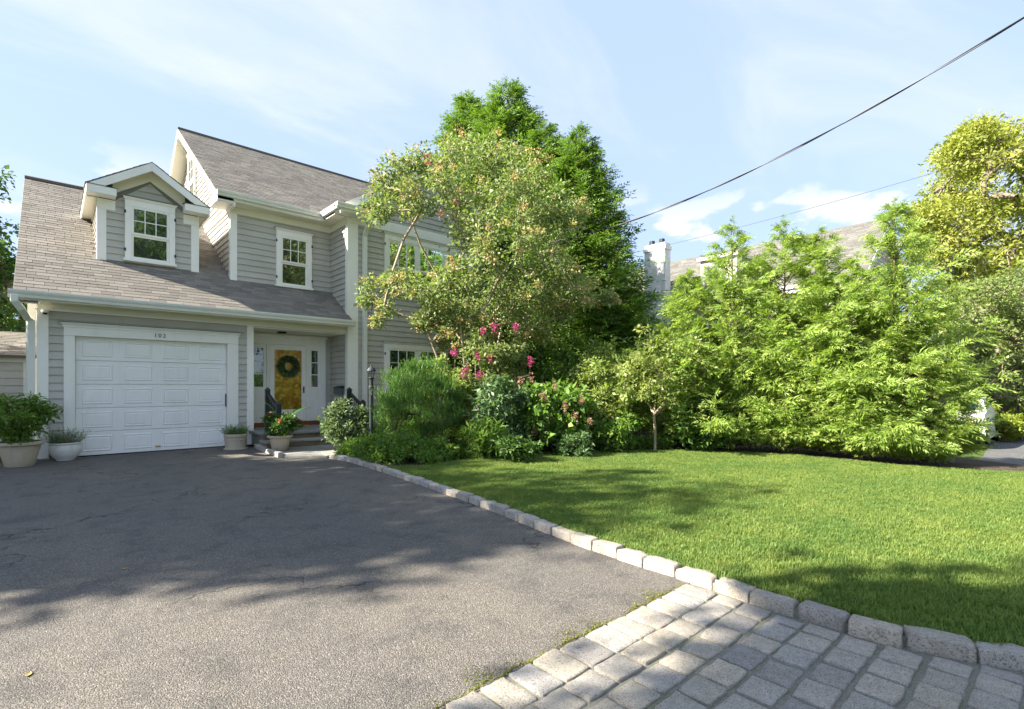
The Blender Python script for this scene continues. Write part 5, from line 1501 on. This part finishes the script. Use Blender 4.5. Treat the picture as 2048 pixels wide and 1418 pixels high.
# ================================================================== WHITE CAR
car = thing('parked_car', 'white parked car half hidden by the end of the evergreen row', 'car', (22.0, 2.6, -.39))
CY0, CY1, CX0 = 1.70, 3.50, 19.9
M['car_paint'] = m_plain('car_paint_white', (.78, .78, .78), .25, .5)
prof = [(0, .35), (-.06, .55), (-.02, .82), (.05, .98), (.35, 1.04), (.75, 1.07), (1.35, 1.44), (2.3, 1.48), (3.0, 1.05), (4.1, .93), (4.5, .72), (4.55, .40), (4.4, .24), (.12, .24)]
def car_ring(inset, top):
    return [(CX0+x, z-.39 if z < 1.1 else z-.39, inset if z < 1.0 else inset+.16 if z > 1.2 else inset+.03) for x, z in prof]
body = MB(); n = len(prof)
rows_ = [(CY0+.06, .06), (CY0, .0), (CY1, .0), (CY1-.06, .06)]
for y, sh_ in rows_:
    sgn = 1 if y < 2.6 else -1
    for x, z in prof:
        ins = 0 if z < .9 else (.04 if z < 1.1 else .18)
        xx = CX0 + 2.25 + (x-2.25)*(1-sh_*.35); body.v.append((xx, y + sgn*ins, z-.39 - (sh_*.25 if z > .9 else 0)))
for r_ in range(3):
    for i in range(n):
        j = (i+1) % n; body.f.append((r_*n+i, r_*n+j, (r_+1)*n+j, (r_+1)*n+i))
body.f.append(tuple(range(n-1, -1, -1))); body.f.append(tuple(range(3*n, 4*n)))
bo = body.build('body', M['car_paint'], car)
bv = bo.modifiers.new('b', 'BEVEL'); bv.width = .05; bv.segments = 3; bv.limit_method = 'ANGLE'; bv.angle_limit = R(25)
MB().hexa([(CX0+.80, CY0+.27, .71), (CX0+.80, CY1-.27, .71), (CX0+1.33, CY1-.30, 1.03), (CX0+1.33, CY0+.30, 1.03), (CX0+.78, CY0+.27, .74), (CX0+.78, CY1-.27, .74), (CX0+1.31, CY1-.30, 1.06), (CX0+1.31, CY0+.30, 1.06)]).build('rear_window', M['glass'], car)
for y0, y1 in ((CY0+.185, CY0+.145), (CY1-.145, CY1-.185)):
    MB().hexa([(CX0+1.2, y0, .70), (CX0+2.85, y0, .70), (CX0+2.25, y0+.0, 1.04), (CX0+1.45, y0, 1.04), (CX0+1.2, y1, .70), (CX0+2.85, y1, .70), (CX0+2.25, y1, 1.04), (CX0+1.45, y1, 1.04)]).build('side_window', M['glass'], car)
for y0, y1 in ((CY0+.02, CY0+.42), (CY1-.42, CY1-.02)):
    MB().hexa([(CX0+.06, y0, .30), (CX0+.06, y1, .30), (CX0+.10, y1, .48), (CX0+.10, y0, .48), (CX0-.05, y0, .30), (CX0-.05, y1, .30), (CX0-.005, y1, .48), (CX0+.0, y0, .48)]).build('tail_lamp', M['red_glass'], car, bevel=.015)
MB().box(CX0-.10, CX0+.10, CY0+.08, CY1-.08, -.02, .10).build('bumper', M['car_paint'], car, bevel=.03)
MB().box(CX0-.085, CX0+.0, 2.35, 2.85, .20, .32).build('number_plate', M['white'], car)
for x in (.85, 3.65):
    for y, s in ((CY0+.02, 1), (CY1-.02, -1)):
        wv = MB().tube([(CX0+x, y, -.07), (CX0+x, y+.2*s, -.07)], .315, 20); wo = wv.build('wheel', M['rubber'], car, bevel=.02)
        MB().tube([(CX0+x, y-.012*s, -.07), (CX0+x, y+.02*s, -.07)], .2, 14).build('rim', m_plain('alloy', (.5, .5, .5), .3, .5, .8), wo)

# ================================================================== OBJECTS BY THE DOOR
def pot_thing(name, label, x, y, z, prof, mat, group=None):
    t = thing(name, label, 'potted plant', (x, y, z), group)
    o = MB().lathe(prof, (x, y, z), 28).build('pot', mat, t, smooth=True)
    es = o.modifiers.new('e', 'EDGE_SPLIT'); es.split_angle = R(38)
    return t
def potsoil(t, x, y, z, r): MB().lathe([(.0, 0), (r, 0), (r, .01), (0, .012)], (x, y, z), 18).build('soil', M['soil'], t)
def pot_prof(rb_, rt_, h, rim=.03, rh=.05, foot=.01):
    return [(rb_-.01, 0), (rb_, foot), (rb_+(rt_-rb_)*.5, h*.5-.0), (rt_-.015, h-rh-.012), (rt_+rim-.01, h-rh), (rt_+rim, h-rh+.01), (rt_+rim, h-.01), (rt_+rim-.008, h), (rt_-.015, h), (rt_-.03, h-.05)]
# big tan pot with a leafy shrub
x, y = -.40, 12.62
t = pot_thing('potted_shrub', 'leafy green shrub in a large tan pot by the garage corner', x, y, 0, pot_prof(.20, .30, .44, .035, .06), M['terracotta'])
potsoil(t, x, y, .39, .275)
C = lobed(np.array([x, y, .86]), (.50, .46, .42), 18, 7, shell=.55)
branch_mesh(branch_net([np.array([x, y, .38]), np.array([x, y, .5])], C, .004, .02), 'stems', M['bark_brown'], t, 4)
P, D, N, L, W, var = clump_leaves(C, .12, 36, .075, .2, 1, .5, .38); leaf_obj('foliage', P, D, N, L, W, M['mid'], t, var)
# white glazed pot with lavender
def spiky(t, x, y, z, r, h, n, mat, size=.09, w=.1, spread=.55):
    rg_ = np.random.default_rng(int(x*100)+7)
    a = rg_.random(n)*6.28; q = np.sqrt(rg_.random(n))*r
    base = np.stack([x+np.cos(a)*q*.75, y+np.sin(a)*q*.75, np.full(n, z)], 1)
    d = unit(np.stack([np.cos(a)*q/r*spread, np.sin(a)*q/r*spread, np.ones(n)], 1) + rg_.normal(size=(n, 3))*.2)
    hh = h*rg_.uniform(.45, 1.0, n)
    k = 7; tt = np.linspace(.15, 1, k)
    P = (base[:, None] + d[:, None]*hh[:, None, None]*tt[None, :, None]).reshape(-1, 3)
    D = unit(np.repeat(d, k, 0) + rvec(n*k, rg_)*.75); N = rvec(n*k, rg_)
    L = size*rg_.uniform(.5, 1.1, n*k)
    leaf_obj('foliage', P, D, N, L, L*w, mat, t)
    st = MB()
    for b, dd, h1 in list(zip(base, d, hh))[::4]: st.tube([b, b+dd*h1*.9], [.003, .0015], 3, False)
    st.build('stems', M['bark_brown'], t)
x, y = .22, 13.06
t = pot_thing('potted_lavender', 'blue-green lavender in a round white glazed pot left of the garage door', x, y, 0, [(.13, 0), (.14, .02), (.20, .08), (.245, .17), (.25, .24), (.235, .30), (.245, .31), (.25, .335), (.24, .345), (.215, .335), (.2, .29)], M['whitepot'])
potsoil(t, x, y, .30, .20); spiky(t, x, y, .29, .25, .34, 260, M['grey'], .06, .16, .75)
# banded tan pot with lavender
x, y = 3.14, 12.86
t = pot_thing('potted_lavender', 'grey-green lavender in a banded tan pot right of the garage door', x, y, 0, [(.24, 0), (.245, .015), (.215, .025), (.215, .05), (.225, .20), (.235, .205), (.235, .225), (.225, .23), (.232, .285), (.245, .29), (.245, .335), (.235, .345), (.21, .345), (.2, .29)], M['terracotta'])
potsoil(t, x, y, .31, .20); spiky(t, x, y, .30, .24, .26, 260, M['fine'], .06, .15, .8)
# tan pot with flowers and broad leaves
x, y = 3.66, 11.45
t = pot_thing('potted_flowers', 'tan pot of mixed flowers with broad canna leaves on the landing', x, y, .052, pot_prof(.155, .225, .33, .03, .05), M['terracotta'])
potsoil(t, x, y, .33, .20)
C = lobed(np.array([x, y, .62]), (.40, .36, .26), 16, 7, shell=.55)
branch_mesh(branch_net([np.array([x, y, .34]), np.array([x, y, .42])], C, .004, .018), 'stems', M['bark_brown'], t, 4)
P, D, N, L, W, var = clump_leaves(C, .10, 34, .06, .15, 1, .5, .45); leaf_obj('foliage', P, D, N, L, W, M['dark'], t, var)
fl = C[RNG.choice(len(C), 12, replace=False)] + [0, 0, .1]
for f_ in fl:
    P, D, N, L, W, var = clump_leaves(f_[None], .035, 26, .035, 0, 1, .4, .8); leaf_obj('red_flower', P, D, N, L, W, M['redflower'], t, var)
fl = C[RNG.choice(len(C), 7, replace=False)] + [0, -.04, .06]
for f_ in fl:
    P, D, N, L, W, var = clump_leaves(f_[None], .025, 16, .028, 0, 1, .4, .8); leaf_obj('pale_flower', P, D, N, L, W, M['whiteflower'], t, var)
M['canna'] = m_paint('canna_leaf', (.035, .12, .03), .35, .15, .15, 40)
def broad_leaf(p0, d, L, w, parent, droop=.5):
    p0 = np.array(p0, float); d = unit(np.array(d, float)); s = unit(np.cross(d, Z)); mb = MB(); k = 9
    for i in range(k):
        q = i/(k-1); c = p0 + d*L*q + Z*(L*(.35*q - droop*q*q)); ww = w*math.sin(math.pi*min(.98, q*.9+.08))**.8
        up = np.array([0, 0, .18*ww])
        mb.v += [tuple(c - s*ww + up), tuple(c), tuple(c + s*ww + up)]
    for i in range(k-1):
        a = i*3; mb.f += [(a, a+1, a+4, a+3), (a+1, a+2, a+5, a+4)]
    o = mb.build('canna_leaf', M['canna'], parent, smooth=True)
    md = o.modifiers.new('s', 'SOLIDIFY'); md.thickness = .003
broad_leaf((x+.1, y-.1, .72), (.8, .1, .42), .62, .10, t, .45); broad_leaf((x, y, .72), (-.6, .2, .8), .5, .08, t, .4); broad_leaf((x, y, .5), (.25, -.6, .8), .42, .06, t, .5)

# wreath
wt_ = thing('wreath', 'round green leafy wreath hanging on the front door', 'wreath', (4.83, PY-.09, 1.95))
wc = np.array([4.83, PY-.085, 1.98]); n = 1500
a = RNG.random(n)*6.28; b = RNG.random(n)*6.28; rr2 = .062*np.sqrt(RNG.random(n))
tang = np.stack([-np.sin(a), np.zeros(n), np.cos(a)], 1); rad_ = np.stack([np.cos(a), np.zeros(n), np.sin(a)], 1)
P = wc + rad_*(.205+rr2*np.cos(b))[:, None] + np.array([0, -1, 0])*(rr2*np.sin(b)*.7)[:, None]
D = unit(tang*.8 + rad_*np.cos(b)[:, None]*.9 + np.array([0, -1.0, 0])*np.abs(np.sin(b))[:, None]*.7 + rvec(n)*.4)
leaf_obj('leaves', P, D, rvec(n), np.full(n, .075)*RNG.uniform(.6, 1.3, n), np.full(n, .022), M['blue'], wt_)
MB().tube([wc + np.array([math.cos(q)*.205, .0, math.sin(q)*.205]) for q in np.linspace(0, 6.28, 25)], .022, 6, False).build('frame', M['bark_brown'], wt_)
# stair rails
def rail(name, label, X):
    t = thing(name, label, 'handrail', (X, 12.3, .2))
    for (yy, z0, z1) in ((12.78, .36, 1.33), (11.99, .205, 1.02)):
        p = MB().box(X-.05, X+.05, yy-.05, yy+.05, z0, z1).build('post', M['iron'], t, bevel=.006)
        MB().hexa([(X-.065, yy-.065, z1), (X+.065, yy-.065, z1), (X+.065, yy+.065, z1), (X-.065, yy+.065, z1), (X-.01, yy-.01, z1+.075), (X+.01, yy-.01, z1+.075), (X+.01, yy+.01, z1+.075), (X-.01, yy+.01, z1+.075)]).build('post_cap', M['iron'], p)
    a, b = (12.73, 1.28), (12.04, .97)
    for dz, hh in ((0, .06), (-.72, .04)):
        MB().hexa([(X-.03, a[0], a[1]+dz-hh), (X+.03, a[0], a[1]+dz-hh), (X+.03, b[0], b[1]+dz-hh), (X-.03, b[0], b[1]+dz-hh), (X-.03, a[0], a[1]+dz), (X+.03, a[0], a[1]+dz), (X+.03, b[0], b[1]+dz), (X-.03, b[0], b[1]+dz)]).build('rail', M['iron'], t)
    for k in range(5):
        q = (k+1)/6; yy = a[0]*(1-q)+b[0]*q; zz = a[1]*(1-q)+b[1]*q
        MB().box(X-.013, X+.013, yy-.013, yy+.013, zz-.72, zz-.06).build('baluster', M['iron'], t)
rail('stair_rail', 'black stair rail behind the flower pot on the garage side', 3.80)
rail('stair_rail', 'black stair rail on the shrub side of the steps', 5.82)
mbx = thing('letter_box', 'small grey box fixed to the porch wall beside the rail', 'box', (WX-.08, 13.75, 1.25))
b_ = MB().box(WX-.16, WX-.024, 13.55, 13.95, 1.20, 1.38).build('case', m_plain('grey_metal', (.12, .13, .14), .5, .5, .3), mbx, bevel=.01)
MB().hexa([(WX-.18, 13.53, 1.383), (WX-.024, 13.53, 1.383), (WX-.024, 13.97, 1.383), (WX-.18, 13.97, 1.383), (WX-.17, 13.53, 1.40), (WX-.024, 13.53, 1.45), (WX-.024, 13.97, 1.45), (WX-.17, 13.97, 1.40)]).build('lid', M['iron'], mbx)

# lamp post
lx, ly = 5.0, 9.92
lp = thing('lamp_post', 'dark grey garden lamp post with glass lantern in the shrub bed', 'lamp post', (lx, ly, .06))
M['lamp_metal'] = m_plain('lamp_metal', (.035, .045, .055), .5, .5, .2)
MB().lathe([(.075, 0), (.075, .12), (.05, .16), (.045, .2), (.043, 1.30), (.055, 1.31), (.055, 1.36), (.04, 1.38), (.036, 1.50), (.05, 1.51), (.03, 1.53)], (lx, ly, .06), 14).build('post', M['lamp_metal'], lp, smooth=False)
ln = MB().lathe([(.0, 0), (.05, 0), (.06, .015), (.045, .03), (.045, .035)], (lx, ly, 1.585), 12).build('lantern_base', M['lamp_metal'], lp)
fr = MB()
for k in range(6):
    a = 2*math.pi*k/6; fr.tube([(lx+.042*math.cos(a), ly+.042*math.sin(a), 1.615), (lx+.078*math.cos(a), ly+.078*math.sin(a), 1.74)], .006, 4)
fr.build('lantern_frame', M['lamp_metal'], lp)
M['lamp_glass'] = m_plain('lamp_glass', (.45, .45, .42), .15, .6)
MB().lathe([(.036, 0), (.070, .125)], (lx, ly, 1.616), 6).build('lantern_glass', M['clear'], lp)
MB().tube([(lx, ly, 1.62), (lx, ly, 1.69), (lx, ly, 1.72)], [.014, .022, .004], 8).build('bulb', M['lamp_glass'], lp)
MB().lathe([(.085, 0), (.095, .006), (.09, .025), (.055, .075), (.02, .095), (.012, .12), (.018, .135), (.0, .16)], (lx, ly, 1.74), 12).build('lantern_roof', M['lamp_metal'], lp, smooth=False)

# security camera under the eave
sc = thing('security_camera', 'small white dome camera under the garage eave corner', 'camera', (-.07, GY-.06, 2.83))
MB().lathe([(.0, 0), (.05, .0), (.06, .02), (.06, .05), (.0, .05)], (-.07, GY-.10, 2.84), 16).build('base', M['white'], sc)
MB().lathe([(.0, -.035), (.025, -.028), (.04, -.005), (.04, .0)], (-.07, GY-.105, 2.84), 14).build('dome', M['rubber'], sc)
MB().box(-.09, -.05, GY-.11, GY-.034, 2.86, 2.885).build('bracket', M['white'], sc)

# ================================================================== OVERHEAD WIRES
def wire(label, a, b, sag, ext, rad, mat, twist=False):
    a = np.array(a, float); b = np.array(b, float); n = 90
    pts = []
    for q in np.linspace(0, ext, n): pts.append(a+(b-a)*q - Z*sag*4*q*(1-q))
    t = thing('overhead_wire', label, 'wire', tuple(a))
    if twist:
        for k in range(2):
            w_p = [p + rad*.75*np.array([math.cos(i*.42+k*math.pi), 0, math.sin(i*.42+k*math.pi)]) for i, p in enumerate(pts)]
            MB().tube(w_p, rad*.8, 5).build('strand', mat if k else M['wire_grey'], t, smooth=True)
    else: MB().tube(pts, rad, 5).build('strand', mat, t, smooth=True)
    return pts
M['wire_grey'] = m_plain('wire_grey', (.10, .105, .11), .5, .4, .2)
A1 = np.array([10.95, 12.9, 6.05]); B1 = at(2048, 35, 7.0)
p1 = wire('thick twisted service wire from the house to the street', A1, B1, .80, 1.19, .013, M['rubber'], True)
A2 = np.array([11.1, 12.8, 5.0]); B2 = at(2048, 290, 11.0)
p2 = wire('thin telephone wire crossing above the evergreen row', A2, B2, .25, 1.2, .005, M['wire_grey'])

for pts_, lab in ((p1, 'wooden pole by the street carrying the thick service wire'), (p2, 'wooden pole beside the neighbouring drive carrying the thin wire')):
    e = pts_[-1]; zb = gz(e[0])-.1
    up_ = thing('utility_pole', lab, 'pole', (float(e[0]), float(e[1])-.14, zb))
    MB().tube([(e[0], e[1]-.14, zb), (e[0], e[1]-.14, e[2]*.6), (e[0], e[1]-.14, e[2]+.9)], [.15, .13, .10], 12).build('shaft', M['bark_brown'], up_)
    MB().box(e[0]-.8, e[0]+.8, e[1]-.30, e[1]-.20, e[2]+.45, e[2]+.57).build('crossarm', M['bark_brown'], up_)
    MB().tube([(e[0], e[1]-.16, e[2]), (e[0], e[1]+.01, e[2])], .02, 6).build('hook', M['iron'], up_)
# fallen leaves on the drive
M['dryleaf'] = m_paint('dry_leaf', (.45, .30, .12), .8, .2, .2, 60)
for (px, py, s, lab) in ((57, 1350, .03, 'pale curled dry leaf alone on the sunlit asphalt'), (1590, 1227, .035, 'small dry leaf lying at the foot of the kerb'), (250, 1138, .028, 'dry leaf lying in the shade on the asphalt')):
    p = at_ground(px, py, .0); mb = MB(); k = 5
    a = RNG.uniform(0, 6.28); d = np.array([math.cos(a), math.sin(a), 0]); s_v = np.array([-d[1], d[0], 0])
    for i in range(k):
        q = i/(k-1); ww = s*.45*math.sin(math.pi*(q*.86+.07)); c = p + d*s*(q-.5)*1.6 + Z*(.0015+.2*s*(q-.5)**2)
        mb.v += [tuple(c-s_v*ww+Z*.004), tuple(c), tuple(c+s_v*ww+Z*.003)]
    for i in range(k-1):
        b = i*3; mb.f += [(b, b+1, b+4, b+3), (b+1, b+2, b+5, b+4)]
    o = mb.build('fallen_leaf', M['dryleaf']); tag(o, lab, 'leaf', 'fallen leaves on the drive')
    md = o.modifiers.new('s', 'SOLIDIFY'); md.thickness = .0015

# moss and weeds along the joint between asphalt and setts
M['moss'] = L_('moss', (.09, .11, .02), (.16, .17, .03), (.25, .23, .06), .2)
n = 3600
mxs = 3.32 - (RNG.random(n)**1.1)*2.6
dens = np.sin(mxs*9.0)+.8*np.sin(mxs*21+1)+.9*RNG.normal(size=n)
off = np.abs(RNG.normal(size=n))*.012 + (dens > 1.2)*np.abs(RNG.normal(size=n))*.07
keep = dens > -.25
P = np.stack([mxs, 1.862+off + .008*np.sin(mxs*30), np.full(n, .0015)], 1)[keep]
n = len(P); D = unit(rvec(n)*[1, 1, .3] + [0, 0, .35]); 
o = leaf_obj('moss', P, D, unit(rvec(n)*.4+[0, 0, 1]), RNG.uniform(.006, .016, n), RNG.uniform(.004, .010, n), M['moss'], None)
tag(o, 'yellow-green moss along the joint between asphalt and setts', 'moss', None, 'stuff')

# ================================================================== GRASS
def tuft(seed, n=16):
    rg_ = np.random.default_rng(seed)
    Vs, Qs, var = [], [], []
    for i in range(n):
        b = rg_.normal(size=2)*.017; a = rg_.random()*6.28; h = rg_.uniform(.016, .038); l = rg_.uniform(.2, 1.0)*h; w = rg_.uniform(.0014, .0026)
        d = np.array([math.cos(a), math.sin(a), 0]); s = np.array([-d[1], d[0], 0])
        p = np.array([b[0], b[1], 0]); m_ = p + d*l*.3 + Z*h*.62; t_ = p + d*l + Z*h
        k = len(Vs); Vs += [p-s*w, p+s*w, m_+s*w*.85, m_-s*w*.85, t_+s*w*.12, t_-s*w*.12]
        Qs += [(k, k+1, k+2, k+3), (k+3, k+2, k+4, k+5)]; v = rg_.random(); var += [v, v]
    return fast_mesh('grass_tuft', np.array(Vs), np.array(Qs), M['grass'], np.array(var))
def grass_field(name, label, pts, z, density, seed):
    m = MB(); m.v = [(x, y, z) for x, y in pts]; m.f = [tuple(range(len(pts)))]
    o = m.build(name, M['grass']); tag(o, label, 'grass', None, 'stuff')
    ng = bpy.data.node_groups.new(name+'_nodes', 'GeometryNodeTree')
    ng.interface.new_socket('Geometry', in_out='INPUT', socket_type='NodeSocketGeometry'); ng.interface.new_socket('Geometry', in_out='OUTPUT', socket_type='NodeSocketGeometry')
    N = ng.nodes.new; gi, go = N('NodeGroupInput'), N('NodeGroupOutput')
    tri = N('GeometryNodeTriangulate')
    dp = N('GeometryNodeDistributePointsOnFaces'); dp.inputs['Density'].default_value = density; dp.inputs['Seed'].default_value = seed
    ip = N('GeometryNodeInstanceOnPoints'); ip.inputs['Pick Instance'].default_value = True
    gti = N('GeometryNodeGeometryToInstance')
    l = ng.links.new
    l(gi.outputs[0], tri.inputs[0]); l(tri.outputs[0], dp.inputs[0]); l(dp.outputs['Points'], ip.inputs['Points'])
    for k in range(5):
        to = bpy.data.objects.new('grass_tuft', tuft(seed+k)); oi = N('GeometryNodeObjectInfo'); oi.inputs['Object'].default_value = to
        oi.inputs['As Instance'].default_value = True
        l(oi.outputs['Geometry'], gti.inputs[0])
    l(gti.outputs[0], ip.inputs['Instance'])
    rv = N('FunctionNodeRandomValue'); rv.data_type = 'FLOAT_VECTOR'; rv.inputs[0].default_value = (-.18, -.18, 0); rv.inputs[1].default_value = (.18, .18, 6.283)
    l(rv.outputs[0], ip.inputs['Rotation'])
    rs = N('FunctionNodeRandomValue'); rs.data_type = 'FLOAT'; rs.inputs[2].default_value = .65; rs.inputs[3].default_value = 1.3
    l(rs.outputs[1], ip.inputs['Scale']); l(ip.outputs[0], go.inputs[0])
    md = o.modifiers.new('grass', 'NODES'); md.node_group = ng
    return o
grass_field('grass', 'short green grass covering the lawn', LAWN, .060, 1500, 5)
grass_field('grass', 'short grass on the verge by the street', [(6.2, -2.5), (6.2, -1.12), (12.0, -1.02), (12.0, -2.5)], .03, 500, 9)
